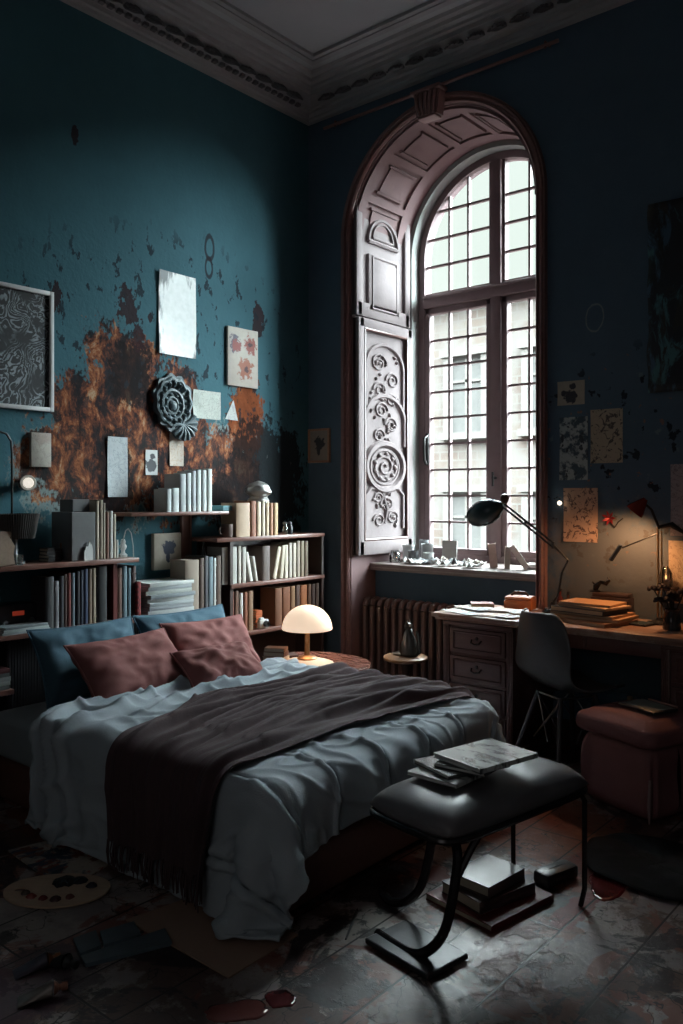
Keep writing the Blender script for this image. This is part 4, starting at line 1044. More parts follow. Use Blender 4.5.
row('on the lowest bookcase shelf right part', 'books on the lowest bookcase shelf, right', E3, [
 (275,282,588,'brown','#6a4633'),(282.5,290,587,'red-brown','#70452f'),(290.5,295,586,'tan','#7b593f'),(295.5,300,585,'dark brown','#4a342a'),(300.5,307,585,'orange-brown','#8a5130'),(307.5,311,584,'brown','#5a3d2d'),(311.5,315,584,'dark brown','#3d2c26'),(315.5,319,583,'umber','#4a372d'),(319.5,323,583,'dark','#38302c')], x=.24)
for i in range(7):
    flat_book('notebook', f'orange notebook, {["bottom","second","third","middle","fifth","sixth","topmost"][i]} in the small orange stack on bookcase', 'small orange stack on the bookcase', (.16,PX(258.5,610,.2).y+.003*(i%2),E3+.0006+i*.0156), (.09,.055,.015), .05*math.sin(i*2.3), 'orange', (.42,.10,.03))
cam_ = thing('toy_camera','small white camera in front of the orange notebooks','camera',(.235,PX(263,620,.235).y,E3))
MB().box((0,0,.028),(.03,.075,.055), bev=.006).box((0,-.015,.06),(.02,.03,.014), bev=.003).build('body',M('white_plastic',(.5,.5,.48),.4),cam_,smooth=True)
MB().lathe([(0,0),(.020,0),(.018,.022),(.012,.022),(.010,.016),(0,.016)],18,mtx=Matrix.Translation((.015,.008,.028)) @ Matrix.Rotation(R(90),4,'Y')).build('lens',M('black_plastic',(.02,.02,.022),.35),cam_,smooth=True)
mug = thing('mug','brown stoneware mug on the corner bookcase top','mug',(.20,PX(227,530,.20).y,E1))
MB().lathe([(0,0),(.032,0),(.036,.01),(.036,.08),(.033,.08),(.031,.01),(0,.008)],22).build('body',M('brown_stoneware',(.10,.065,.055),.4),mug,smooth=True,angle=50)
MB().tube([(0,-.034,.065),(0,-.055,.062),(0,-.062,.042),(0,-.055,.022),(0,-.035,.018)],.005,8).build('handle',M('brown_stoneware',(.10,.065,.055),.4),mug,smooth=True)
for i, px in enumerate((285,290)):
    bottle('jar',['small clear jar nearer the books on bookcase top','small dark jar at the right end of bookcase top'][i],'jar',[(0,0),(.016,0),(.018,.005),(.018,.05),(.012,.058),(.012,.068),(0,.068)],[glass('jar_glass',(.7,.75,.75),.6),M('dark_glass',(.03,.035,.04),.15)][i],(.20,PX(px,525,.2).y,E1),cap=([(0,.068),(.014,.068),(.014,.08),(0,.08)],M('dark_chrome',(.15,.15,.16),.3,.7)))
# crumpled silver bust on top of the tan books
m = MB(); rows_ = []
for k_ in range(15):
    t = k_/14; rr_ = [.05,.053,.054,.05,.044,.046,.060,.066,.066,.062,.058,.054,.045,.028,.004][k_]
    rows_.append([(rr_*1.25*math.cos(a)*(1+.16*noise.noise((math.cos(a)*2.2,math.sin(a)*2.2,t*5))),rr_*1.2*math.sin(a)*(1+.30*noise.noise((math.cos(a)*2.4,math.sin(a)*2.4,t*6+4))),.150*t) for a in [2*PI*i/28 for i in range(29)]])
m.grid(rows_); tag(m.build('silver_ornament',M('crumpled_silver',(.38,.37,.36),.35,.7,sc=25,bump=.4),smooth=True,angle=30,loc=(.17,PX(262,500,.2).y,E1+.2045-.006)),'crumpled silver ornament resting on the tan books in the corner','ornament')
bottle('vase','dark slender bottle vase between the small canvas and bookcase','vase',[(0,0),(.026,0),(.033,.027),(.030,.06),(.016,.095),(.009,.12),(.009,.14),(.013,.15),(0,.149)],M('dark_glass',(.03,.035,.04),.15),(.15,PX(204,552,.15).y-.005,ZB+.232),sx=.85,sy=.85)

# ================================================================ pictures and papers
def art(name, bg_, ink, kind, seed=0, ink2=None):
    """drawn and printed sheets: coordinates are the sheet's own, metres from its centre (local Y across, Z up)"""
    t = NT(name); v = t.coords(); x, y, z = t.sep(v); v = t.mapping(v, loc=(seed*1.7, seed*2.3, seed*.9))
    grain = t.noise(v, 30, 4); c = t.mix(grain, tuple(q*.82 for q in bg_), tuple(min(1,q*1.12) for q in bg_))
    if kind == 'swirl':      # dense white strokes on black
        wv = t.n('TexWave', {'Vector': t.n('VectorMath',{0:v,1:t.n('TexNoise',{'Vector':v,'Scale':4.0,'Detail':2.0}).outputs[1]},operation='ADD').outputs[0], 'Scale': 9.0, 'Distortion': 8.0, 'Detail': 3.0, 'Detail Scale': 2.2}).outputs[0]
        k = t.ma('MULTIPLY', t.step(wv,.60,.95), t.step(t.noise(v,7,3),.34,.55)); c = t.mix(k, c, ink)
    elif kind == 'photo':
        a = t.noise(t.mapping(v,rot=(R(30),0,0),sc=(1,6,1.6)),4,6,.6); b_ = t.noise(v,7,5)
        edge = t.ma('SUBTRACT',1.0,t.field(y,z,.02,0.0,.13,.26)); k = t.step(t.ma('ADD',t.ma('MULTIPLY',a,.7),t.ma('ADD',t.ma('MULTIPLY',edge,.38),t.ma('MULTIPLY',b_,.2))),.86,.98)
        c = t.mix(t.ma('MULTIPLY',k,.85), c, ink)
    elif kind == 'flowers':
        n_ = t.ma('MULTIPLY',t.ma('SUBTRACT',t.noise(v,28,5,.65),.5),2.6)
        for cy, cz, r_, col in ((-.075,.075,.06,(.06,.05,.09)),(-.06,.07,.045,(.26,.05,.04)),(.06,.085,.06,ink),(.02,-.075,.068,ink2)):
            f = t.ma('ADD',t.field(y,z,cy,cz,r_,r_*1.05),n_); c = t.mix(t.ma('MULTIPLY',t.step(f,.05,.3),.9), c, col)
        for cy, cz in ((.06,.085),(.02,-.075)): c = t.mix(t.step(t.ma('ADD',t.field(y,z,cy,cz,.025,.025),n_),.1,.4), c, (.06,.015,.02))
    elif kind == 'ink':      # pen blots and lines
        a = t.noise(v,24,5,.6,1.5); b_ = t.noise(v,60,3); k = t.ma('MULTIPLY',t.step(a,.53,.57),t.step(b_,.36,.46)); c = t.mix(t.ma('MULTIPLY',k,.9), c, ink)
    elif kind == 'faint':
        a = t.noise(v,14,6,.65,2.0); l = t.ma('ABSOLUTE',t.ma('SUBTRACT',a,.5)); k = t.ma('SUBTRACT',1.0,t.step(l,.006,.022)); c = t.mix(t.ma('MULTIPLY',k,.65), c, ink)
        c = t.mix(t.ma('MULTIPLY',t.step(t.noise(v,5,4),.55,.65),.35), c, ink2 or ink)
    elif kind == 'bloom':    # one dark flower in the middle
        n_ = t.ma('MULTIPLY',t.ma('SUBTRACT',t.noise(v,26,4),.5),1.6)
        f = t.ma('MAXIMUM',t.field(y,z,.0,.02,.06,.05),t.field(y,z,-.005,-.03,.018,.06)); c = t.mix(t.step(t.ma('ADD',f,n_),.1,.3), c, ink)
    elif kind == 'figure':
        n_ = t.ma('MULTIPLY',t.ma('SUBTRACT',t.noise(v,40,4),.5),1.2); f = t.ma('MAXIMUM',t.ma('MAXIMUM',t.field(y,z,0,-.02,.05,.045),t.field(y,z,.01,.035,.022,.022)),t.field(y,z,-.045,.0,.02,.02))
        c = t.mix(t.step(t.ma('ADD',f,n_),.1,.3), c, ink)
    elif kind == 'patch':
        a = t.noise(v,16,6,.65); c = t.mix(t.step(a,.47,.56), c, ink); c = t.mix(t.step(t.noise(v,34,5),.58,.62), c, ink2 or ink)
    elif kind == 'abstract':
        for q, col in enumerate((ink, ink2, (.008,.010,.012), (.022,.020,.018))):
            nn_ = t.noise(t.mapping(v,loc=(q*3.1,q,q*.7),sc=(1,1.6,.8)),4.5,7,.66,.8); c = t.mix(t.step(nn_,.54,.62), c, col)
    elif kind == 'paint':
        for q, col in enumerate((ink, ink2, (.26,.24,.22), (.02,.04,.06), (.16,.05,.03))):
            nn_ = t.noise(t.mapping(v,loc=(q*3.1,q,q*.7),rot=(0,0,.6*q)),5.5,6,.6,1.5); c = t.mix(t.step(nn_,.54,.60), c, col)
    return t.done(c, .65 if kind != 'photo' else .3, 0, t.bump(grain,.1,.002))
def curl_sheet(wd, ht, t=.0016, curl=.006, outline=None):
    """thin sheet in local YZ, back at x=0, slightly bowed away from the wall"""
    m = MB(); n_ = 8
    if outline: return m.prism(outline, t, Matrix(((0,0,1,0),(1,0,0,0),(0,1,0,0),(0,0,0,1))))
    f = lambda u, v_: curl*(abs(u)**2.2*.5+abs(v_)**2.2*.5)*(.6+.4*math.sin(u*2+v_*3))
    A = [[(f(u,v_)+t,u*wd/2,v_*ht/2) for v_ in [-1+2*j/n_ for j in range(n_+1)]] for u in [-1+2*i/n_ for i in range(n_+1)]]
    B = [[(p[0]-t,p[1],p[2]) for p in r_] for r_ in A]
    m.grid(A); m.grid(B)
    for E_ in ([r_[0] for r_ in A],[r_[-1] for r_ in A],A[0],A[-1]): m.grid([E_,[(p[0]-t,p[1],p[2]) for p in E_]])
    return m
def on_left(name, label, cat, box, mat, t=.0016, curl=.006, depth=.002, tilt=0, group=None):
    """box = left, top, right, bottom as seen on the wall"""
    l, tp, r_, bt_ = box; a, b_ = PX(l,(tp+bt_)/2,0), PX(r_,(tp+bt_)/2,0); c = PX((l+r_)/2,tp,0).z, PX((l+r_)/2,bt_,0).z
    o = (curl_sheet(b_.y-a.y, c[0]-c[1], t, curl) if curl else MB().box((t/2,0,0),(t,b_.y-a.y,c[0]-c[1]), bev=.002)).build(name, mat, smooth=True, angle=40, loc=(depth,(a.y+b_.y)/2,(c[0]+c[1])/2), rot=(tilt,0,0)); return tag(o,label,cat,group)
def on_window(name, label, cat, box, mat, t=.0016, curl=.005, depth=.002, tilt=0):
    l, tp, r_, bt_ = box; a, b_ = PY(l,(tp+bt_)/2,0), PY(r_,(tp+bt_)/2,0); c = PY((l+r_)/2,tp,0).z, PY((l+r_)/2,bt_,0).z
    o = curl_sheet(b_.x-a.x, c[0]-c[1], t, curl).build(name, mat, smooth=True, angle=40, loc=((a.x+b_.x)/2,-depth,(c[0]+c[1])/2), rot=(0,0,R(-90))); o.rotation_euler = (Matrix.Rotation(R(-90),3,'Z') @ Matrix.Rotation(tilt,3,'X')).to_euler(); return tag(o,label,cat)
def framed(name, label, loc, rot, wd, ht, bar, dep, fmat, pic, mount=None, mw=0):
    o = thing(name, label, 'picture', loc, 0, None, rot); m = MB()
    for s_ in (-1,1): m.box((dep/2,s_*(wd/2-bar/2),0),(dep,bar,ht), bev=.003); m.box((dep/2,0,s_*(ht/2-bar/2)),(dep,wd-2*bar,bar), bev=.003)
    m.build('frame', fmat, o, smooth=True)
    MB().box((dep*.3,0,0),(dep*.3,wd-2*bar,ht-2*bar)).build('print', pic, o)
    if mount:
        q = MB()
        for s_ in (-1,1): q.box((dep*.5,s_*(wd/2-bar-mw/2),0),(.002,mw,ht-2*bar)); q.box((dep*.5,0,s_*(ht/2-bar-mw/2)),(.002,wd-2*bar-2*mw,mw))
        q.build('mount', mount, o)
    return o
framed('framed_print','large pale framed black print of tangled white strokes',(.003,-2.19,2.152),(0,0,0),.345,.63,.022,.025,M('pale_frame_paint',(.62,.62,.62),.5),art('black_white_strokes',(.012,.014,.018),(.26,.29,.32),'swirl',1))
on_left('photo_print','glossy white photo print with painted window sheen, pinned high on teal wall','photo',(158,274,195,356),art('photo_painted_sheen',(.88,.92,.90),(.10,.11,.12),'photo',2),.002,.012,.003)  # window reflection painted into the near-white base colour
on_left('flower_print','cream canvas print with three red flowers on teal wall','picture',(226,329,256,387),art('three_red_flowers',(.46,.40,.35),(.24,.025,.015),'flowers',3,(.28,.06,.02)),.018,0,.001)
on_left('paper_sheet','small pale green-white sheet pinned right of the round relief','paper',(192.5,391,220,419),art('pale_green_sheet',(.42,.44,.40),(.18,.20,.17),'faint',4),.0016,.008)
yc_, zc_ = PX(231,411,0).y, PX(231,411,0).z
tri_ = MB().prism([(-.055,-.055),(.058,-.060),(.018,.072)],.002,Matrix(((0,0,1,0),(1,0,0,0),(0,1,0,0),(0,0,0,1)))).build('paper_scrap',art('grey_white_scrap',(.45,.46,.46),(.2,.2,.2),'faint',5),loc=(.002,yc_,zc_)); tag(tri_,'triangular white paper scrap pinned beside the pale sheet','paper')
on_left('canvas','small square mottled cream canvas under the framed print','canvas',(29,433,49,467),art('mottled_cream_canvas',(.40,.36,.31),(.20,.17,.17),'faint',6,(.22,.10,.08)),.022,0,.001)
on_left('sketch','tall pale grey-blue sketch sheet pinned over the rust stain','drawing',(107,437,127,497),art('pale_sketch',(.44,.47,.49),(.16,.20,.24),'faint',7),.0016,.008)
on_left('note','tiny white note pinned right of the tall sketch','paper',(145,450,157,475),art('tiny_note',(.46,.46,.46),(.05,.05,.06),'figure',8),.0016,.004)
on_left('note','narrow cream note with brown smear under the round relief','paper',(169,433,183,466),art('cream_smeared_note',(.45,.38,.32),(.30,.14,.07),'faint',9,(.28,.12,.06)),.0016,.006)
cv = on_left('canvas','small cream canvas with a dark flower, over the magazine stack','canvas',(151,533,180,569),art('dark_flower_canvas',(.42,.37,.30),(.03,.04,.07),'bloom',10),.03,0,.001)
# carved round relief (grey-blue plaster rosette) on the left wall
rz_ = thing('wall_relief','carved grey-blue plaster rosette ornament on the stained wall','ornament',(.004,-1.225,1.955),0,None,(0,0,0))
rmat2 = M('grey_blue_plaster',(.080,.112,.128),.55,sc=16,var=.5,bump=.4); toW = Matrix(((0,0,1,0),(1,0,0,0),(0,1,0,0),(0,0,0,1)))
m = MB(); n_ = 60; edge_ = [(.150*(1+.06*math.cos(11*a)+.05*math.sin(3*a))*math.cos(a)*.95,.168*(1+.06*math.cos(11*a))*math.sin(a)) for a in [2*PI*i/n_ for i in range(n_)]]
m.prism(edge_,.018,toW); m.build('back_plate',rmat2,rz_,smooth=True)
m = MB()
def wring(cy, cz, r_, tr, sy=1, x=.02, k=0, amp=0): m.tube([(x,cy+r_*sy*(1+amp*math.cos(k*a))*math.cos(a),cz+r_*(1+amp*math.cos(k*a))*math.sin(a)) for a in [2*PI*i/48 for i in range(49)]],tr,7)
wring(0,0,.135,.014,.92,.02,11,.05); wring(-.01,-.015,.085,.013,.9); wring(-.012,-.02,.05,.010,.8)
for i in range(16):
    a = 2*PI*i/16; m.tube([(.02,.09*math.cos(a)*.92,.09*math.sin(a)),(.036,.112*math.cos(a)*.92,.112*math.sin(a)),(.02,.132*math.cos(a)*.92,.132*math.sin(a))],[.008,.013,.008],6)
for i in range(8):
    a = 2*PI*i/8+.2; m.lathe([(0,-.016),(.014,0),(0,.016)],8,mtx=Matrix.Translation((.024,-.012+.066*math.cos(a)*.85,-.02+.066*math.sin(a))))
m.lathe([(0,0),(.032,0),(.030,.012),(.014,.024),(0,.026)],18,mtx=Matrix.Translation((.018,-.012,-.02)) @ toW)
m.build('petal_ring',rmat2,rz_,smooth=True)
m = MB()      # shell at the lower right
fan = [(.0,0)]+[(.10*math.cos(a)*(1+.05*math.cos(9*a)),.10*math.sin(a)) for a in [R(-150)+R(190)*i/20 for i in range(21)]]
m.prism([(y+.075,z-.125) for y,z in fan],.022,toW)
for i in range(8):
    a = R(-140)+R(170)*i/7; m.tube([(.022,.075,-.125),(.036,.075+.06*math.cos(a),-.125+.06*math.sin(a)),(.022,.075+.10*math.cos(a),-.125+.10*math.sin(a))],[.004,.010,.012],6)
m.build('shell',rmat2,rz_,smooth=True)
# small wall spot
sp = thing('wall_spotlight','small white wall spotlight glowing beside the gooseneck lamp','lamp',(.0,PX(28,484,0).y,1.462))
MB().lathe([(0,0),(.034,0),(.034,.012),(0,.012)],20,mtx=toW).build('mount',M('white_enamel',(.5,.52,.52),.4),sp,smooth=True)
MB().lathe([(.022,0),(.030,.006),(.040,.055),(.038,.058),(.028,.03),(0,.02)],22,mtx=Matrix.Translation((.012,0,0)) @ Matrix.Rotation(R(-35),4,'Z') @ toW).build('lamp_head',M('white_enamel',(.5,.52,.52),.4),sp,smooth=True)
MB().lathe([(0,.04),(.026,.042),(.023,.050),(0,.054)],20,mtx=Matrix.Translation((.012,0,0)) @ Matrix.Rotation(R(-35),4,'Z') @ toW).build('bulb',lamp_mat('lit_white_bulb',(.95,.88,.78),.9),sp,smooth=True)
# window wall
framed('framed_picture','small dark picture in a thin wooden frame left of window',(.113,-.003,1.747),(0,0,R(-90)),.20,.24,.016,.02,wood('brown_frame_wood',(.42,.20,.12)),art('dark_little_picture',(.26,.21,.17),(.03,.03,.035),'bloom',12))
on_window('drawing','small cream ink drawing pinned highest right of the window','drawing',(558,381,585,405),art('cream_ink_drawing',(.32,.27,.22),(.02,.02,.03),'figure',13))
on_window('worn_poster','torn grey-white poster remnant below the small ink drawing','poster',(560,417,588,480),art('torn_poster',(.30,.33,.33),(.030,.055,.075),'patch',14,(.02,.03,.04)))
on_window('drawing','beige sheet spotted with dark ink, beside the torn poster','drawing',(591,409,623,463),art('spotted_beige_sheet',(.33,.27,.20),(.03,.025,.025),'ink',15))
on_window('drawing','orange-tan ink drawing pinned just above the desk','drawing',(564,488,598,542),art('tan_ink_drawing',(.52,.34,.24),(.06,.03,.03),'ink',16))
on_window('drawing','lilac-grey sheet pinned at far right above the tan sheet','drawing',(671,464,700,536),art('lilac_sheet',(.30,.25,.27),(.05,.04,.05),'faint',17))
on_window('drawing','large warm tan sheet pinned low behind the flower vase','drawing',(669,541,705,604),art('warm_tan_sheet',(.55,.40,.26),(.14,.06,.04),'faint',18))
cvx = MB(); A = []
for i in range(15):
    row_ = []
    for j in range(25):
        u, v__ = -1+2*i/14, -1+2*j/24; row_.append((.015+.018*noise.noise((u*1.5,v__*3,2))+.01*abs(u),u*.26+.012*noise.noise((v__*4,u,7)),v__*.49))
    A.append(row_)
cvx.grid(A); o = cvx.build('hanging_canvas',art('dark_blue_painted_canvas',(.010,.014,.022),(.035,.085,.14),'abstract',19,(.05,.15,.17)),smooth=True,angle=180,loc=(2.70,-.035,2.42),rot=(0,0,R(-90))); solidify(o,.006); tag(o,'large dark blue painted canvas hanging at the right edge','canvas')
pb = thing('pin_bulb','tiny lit bulb on the wall at the tan drawing edge','lamp',(PY(562,503,0).x,-.004,1.355))
MB().lathe([(0,0),(.008,0),(.007,.016),(0,.016)],12,mtx=Matrix.Rotation(R(90),4,'X')).build('socket',lm,pb)
MB().lathe([(0,.014),(.010,.018),(.013,.028),(.009,.038),(0,.041)],14,mtx=Matrix.Rotation(R(90),4,'X')).build('bulb',lamp_mat('lit_pin_bulb',(1,.85,.65),2.5),pb,smooth=True)

# ================================================================ window sill
ZSL = .9235
sr = random.Random(21)
bottle('jar','clear squat jar at the left end of the window sill','jar',[(0,0),(.035,0),(.04,.01),(.04,.06),(.03,.072),(.03,.085),(.026,.085),(.024,.07),(.034,.055),(.034,.006),(0,.006)],glass('sill_glass',(.82,.86,.85),.8),(.50,.36,ZSL))
for i, (x, y, r_, h, cn, c_) in enumerate(((.53,.48,.040,.12,'white',(.5,.5,.5)),(.63,.40,.036,.085,'dark',(.08,.08,.085)),(.66,.53,.042,.13,'grey',(.30,.31,.31)),(.74,.43,.036,.075,'pale',(.42,.42,.41)),(.57,.62,.034,.15,'slate',(.16,.17,.18)))):
    bottle('paint_pot',f'{cn} paint pot among the clutter on the left of the window sill','pot',[(0,0),(r_*.9,0),(r_,.006),(r_,h*.85),(r_*1.06,h*.87),(r_*1.06,h),(r_*.9,h),(r_*.85,h*.8),(0,h*.78)],M(cn+'_pot_glaze',c_,.3),(x,y,ZSL))
o = MB().box((0,0,.075),(.105,.022,.15), bev=.003).build('book',cover_mat('grey',hexc('#8b8783')),loc=(.80,.60,ZSL+.003),rot=(R(-9),0,R(20)),smooth=True); MB().box((0,0,.076),(.098,.016,.151)).build('pages',PAGES,o); tag(o,'upright grey book standing on the sill against the window','book')
for i in range(7):
    x, y = .70+i*.075+sr.uniform(-.02,.02), .31+(i%3)*.075; w_, h_ = sr.uniform(.12,.17), sr.uniform(.08,.12); m = MB(); A = []
    for a in range(7):
        A.append([(-w_/2+w_*a/6,-h_/2+h_*b_/5,.004+.05*abs(noise.noise((a*.5+i*3,b_*.6,i*1.3)))*(1+.6*((a+b_)%2))) for b_ in range(6)])
    m.grid(A); q = m.build('paper_scrap',M(['white_paper','grey_paper','cream_paper'][i%3],[(.48,.48,.47),(.26,.27,.28),(.42,.38,.34)][i%3],.8),smooth=True,loc=(x,y,ZSL+.0015+.0004*i),rot=(0,0,sr.uniform(-.8,.8))); solidify(q,.0012,1)
    tag(q,f'crumpled {["white","grey","cream"][i%3]} paper, {nth(i,7)} on the window sill','paper','crumpled papers on the window sill')
# leaning pale books on the right of the sill
for i, (px, ang, th_, h_, hx, lb) in enumerate(((494,.10,.05,.155,'#cdb3a8','pinkish book leaning on the sill, left of two others'),(507,-.04,.035,.14,'#b3a89e','grey-brown book upright between two pale books on sill'),(527,.62,.035,.17,'#cfc4b8','pale book slumped flat-ish at the right of the sill'))):
    p = PY(px,565,.42); m = MB().box((0,-th_/2+.002,h_/2),(.11,.004,h_)).box((0,th_/2-.002,h_/2),(.11,.004,h_)).box((.053,0,h_/2),(.004,th_,h_)); o = m.build('book',cover_mat(['pinkish','taupe','stone'][i],hexc(hx)),loc=(p.x,.42,ZSL+.002+abs(math.sin(ang))*th_*.5),rot=(0,0,0)); o.rotation_euler = (Matrix.Rotation(R(-60),3,'Z') @ Matrix.Rotation(ang,3,'X')).to_euler()
    MB().box((0,0,h_/2),(.10,th_-.010,h_-.01)).build('pages',PAGES,o); tag(o,lb,'book')
q = MB().lathe([(0,0),(.05,0),(.058,.012),(.05,.03),(.02,.04),(0,.041)],22,sx=1.2).build('cap_hat',M('pale_felt',(.38,.36,.34),.9),smooth=True,loc=(PY(533,572,.5).x,.50,ZSL)); q.name='bowl'; tag(q,'upturned pale bowl at the right end of the sill','bowl')

# ================================================================ on the desk
ZD_ = .7505

flat_book('book','red-brown book lying at the left end of the desk',None,(1.535,-.20,ZD_),(.13,.10,.028),R(35),'red-brown',(.20,.045,.030))
sk = random.Random(8)
for i in range(8):
    x, y = 1.52+(i%4)*.11+sk.uniform(-.02,.02), -.44+(i//4)*.13+sk.uniform(-.02,.02); wd, hg_ = (.15,.105) if i%2 else (.12,.16)
    col = [(.50,.50,.47),(.40,.44,.45),(.52,.44,.36),(.46,.47,.46)][i%4]
    sheet = curl_sheet(wd,hg_,.001,.003).build('sketch_sheet',art(f'desk_sketch_{"abcdefgh"[i]}'.replace('_'+"abcdefgh"[i],''),col,(.10,.10,.12),'faint',30+i,(.3,.2,.15)),smooth=True,loc=(x,y,ZD_+.0008+i*.0022)); sheet.rotation_euler = (Matrix.Rotation(sk.uniform(-.5,.5),3,'Z') @ Matrix.Rotation(R(-90),3,'Y')).to_euler()
    tag(sheet,f'loose sketch sheet on the desk left, {["front","back"][i//4]} row, {nth(i%4,4)}','paper','loose sketches on the desk')
bx = thing('box','orange wooden box with a rounded lid on the desk by the window','box',(1.74,-.13,ZD_),R(12))
om = M('orange_painted_wood',(.42,.13,.045),.45,var=.3)
MB().box((0,0,.028),(.16,.11,.055), bev=.008).build('body',om,bx,smooth=True); MB().box((0,0,.066),(.155,.105,.022), bev=.010).build('lid',om,bx,smooth=True)
MB().tube([(-.05,0,.078),(-.03,0,.098),(.03,0,.098),(.05,0,.078)],.007,8).build('handle',M('dark_leather',(.05,.03,.025),.5),bx,smooth=True)
for i, (px, h, cn, c_) in enumerate(((560,.115,'dark red',(.09,.02,.018)),(568,.10,'brown',(.08,.04,.03)))):
    bottle('bottle',f'{cn} slim bottle on the desk against the wall','bottle',BP(.018,h,.008),M(cn.replace(' ','_')+'_glass',c_,.2),(PY(px,600,-.07).x,-.07,ZD_),cap=([(0,h),(.009,h),(.009,h+.014),(0,h+.014)],M('black_plastic',(.02,.02,.022),.35)))
zz = ZD_
for i, (w_, d_, t, hx, cn) in enumerate(((.40,.27,.020,'#8a6248','brown'),(.37,.25,.016,'#b08a66','tan'),(.35,.24,.012,'#a97f60','tan'),(.31,.22,.026,'#28282f','black'),(.30,.21,.012,'#c09c78','cream'),(.28,.20,.012,'#b48a64','buff'))):
    flat_book('folder',f'{cn} paper folder, {["bottom","second from bottom","third from bottom","third from top","second from top","topmost"][i]} of the pile on the desk','paper folders piled on the desk',(2.22+.012*((i*5)%3),-.30+.010*((i*7)%3),zz),(w_,d_,t),R(-14+4*((i*3)%4)),cn+' folder',hexc(hx),M('warm_pages',(.50,.38,.27),.85),'folder'); zz += t+.0004
tr_ = thing('desk_box','dark wooden box with open tray behind the folder pile','box',(2.265,-.10,ZD_),R(4))
MB().box((0,0,.055),(.20,.10,.11), bev=.004).box((0,0,.120),(.19,.09,.022), bev=.006).build('body',dark_wood,tr_,smooth=True)
MB().box((0,-.053,.055),(.15,.006,.05), bev=.002).build('drawer',M('dark_brass',(.14,.09,.05),.35,.6),tr_,smooth=True)
tag(MB().tube([(-.05,0,.0),(-.045,.0,.02),(-.02,0,.045),(.01,0,.04),(.03,0,.06),(.02,0,.075)],[.012,.018,.010,.012,.009,.003],8).tube([(-.04,0,.02),(-.065,0,.045)],[.008,.004],6).lathe([(0,0),(.03,0),(.03,.006),(0,.006)],12,c=(-.05,0,-.006)).build('bird_figurine',M('black_iron',(.02,.018,.018),.4,.5),smooth=True,loc=(2.22,-.10,ZD_+.1375)),'small black bird-like ornament on the dark desk box','figurine')
tb_ = thing('tablet','black tablet lying by the flower vase on the desk','tablet',(2.45,-.24,ZD_),R(-10))
MB().box((0,0,.005),(.15,.11,.010), bev=.004).build('body',M('black_plastic',(.02,.02,.022),.35),tb_,smooth=True); MB().box((0,0,.0104),(.13,.095,.001)).build('screen',M('dark_blue_screen',(.03,.05,.06),.1),tb_)
# articulated lamp by the window
al_ = thing('desk_lamp','black articulated desk lamp with pale head before the window','lamp',(2.0,-.13,ZD_))
blk = M('black_enamel_metal',(.022,.026,.032),.28,.4)
MB().lathe([(0,0),(.055,0),(.058,.008),(.05,.022),(.014,.028),(.012,.06),(0,.06)],24,c=(-.06,0,0)).build('lamp_base',blk,al_,smooth=True)
B0 = Vector((-.06,0,.05)); J = Vector(tuple(PY(568,560,-.15)))-Vector((2.0,-.13,ZD_)); E0 = Vector(tuple(PY(553,545,-.17)))-Vector((2.0,-.13,ZD_)); Hd = Vector(tuple(PY(503,505,-.25)))-Vector((2.0,-.13,ZD_))
m = MB(); dz = Vector((0,0,.012))
J2 = Vector(tuple(PY(562,572,-.14)))-Vector((2.0,-.13,ZD_))
m.tube([B0,B0+Vector((.03,0,.05)),J2],.006,8); m.tube([J2,J,E0],.0065,8)
for s_ in (-1,1): m.tube([E0+dz*s_,Hd+dz*s_],.0062,8)
m.tube([E0-dz*1.6,E0+dz*1.6],.009,8); m.tube([(E0*.45+Hd*.55)-dz*1.3,(E0*.45+Hd*.55)+dz*1.3],.006,8)
m.build('arm',blk,al_,smooth=True)
ax = (Vector(tuple(PY(462,512,-.27)))-Vector(tuple(PY(498,508,-.25)))).normalized(); ax = (ax+Vector((0,0,-.28))).normalized(); q = ax.to_track_quat('Z','Y').to_matrix().to_4x4()
hpos = Hd+Vector((-.015,0,-.005))
MB().lathe([(.018,-.015),(.030,0),(.058,.035),(.074,.085),(.074,.125),(.060,.175),(.045,.198),(.042,.195),(.056,.17),(.068,.125),(.066,.085),(.045,.035),(0,.02)],28,mtx=Matrix.Translation(hpos) @ q).build('lamp_shade',M('dark_teal_enamel',(.030,.055,.065),.22,.3),al_,smooth=True,angle=60)
MB().lathe([(0,-.03),(.022,-.022),(.03,0),(.022,.022),(0,.03)],16,c=tuple(Hd+Vector((.01,0,.035))),sx=.8).build('joint_knob',M('brown_bakelite',(.07,.04,.035),.35),al_,smooth=True)
# warm lamp on the right of the desk
wl = thing('desk_lamp','lit brass desk lamp with red reflecting head at desk right','lamp',(2.53,-.15,ZD_)); O_ = Vector((2.53,-.15,ZD_))
brs = M('warm_brass',(.42,.26,.13),.3,.85); blk2 = M('black_metal',(.015,.015,.016),.4,.5)
MB().lathe([(0,0),(.06,0),(.062,.008),(.02,.018),(.014,.03),(0,.03)],24).build('lamp_base',blk2,wl,smooth=True)
top = Vector(tuple(PY(664,527,-.15)))-O_
MB().tube([(-.008,0,.02),(-.008,0,top.z)],.006,8).tube([(.010,0,.02),(.010,0,top.z-.02)],.004,8).build('pole',brs,wl,smooth=True)
hd2 = Vector(tuple(PY(643,502,-.20)))-O_
MB().tube([Vector((0,0,top.z-.01)),top*.4+hd2*.6+Vector((0,0,.012)),hd2],.007,8).tube([(0,0,top.z),(.06,0,top.z+.012),(.13,-.01,top.z-.03)],[.010,.016,.008],8).build('arm',blk2,wl,smooth=True)
ax2 = Vector((-.62,-.15,-.75)).normalized(); q2 = ax2.to_track_quat('Z','Y').to_matrix().to_4x4()
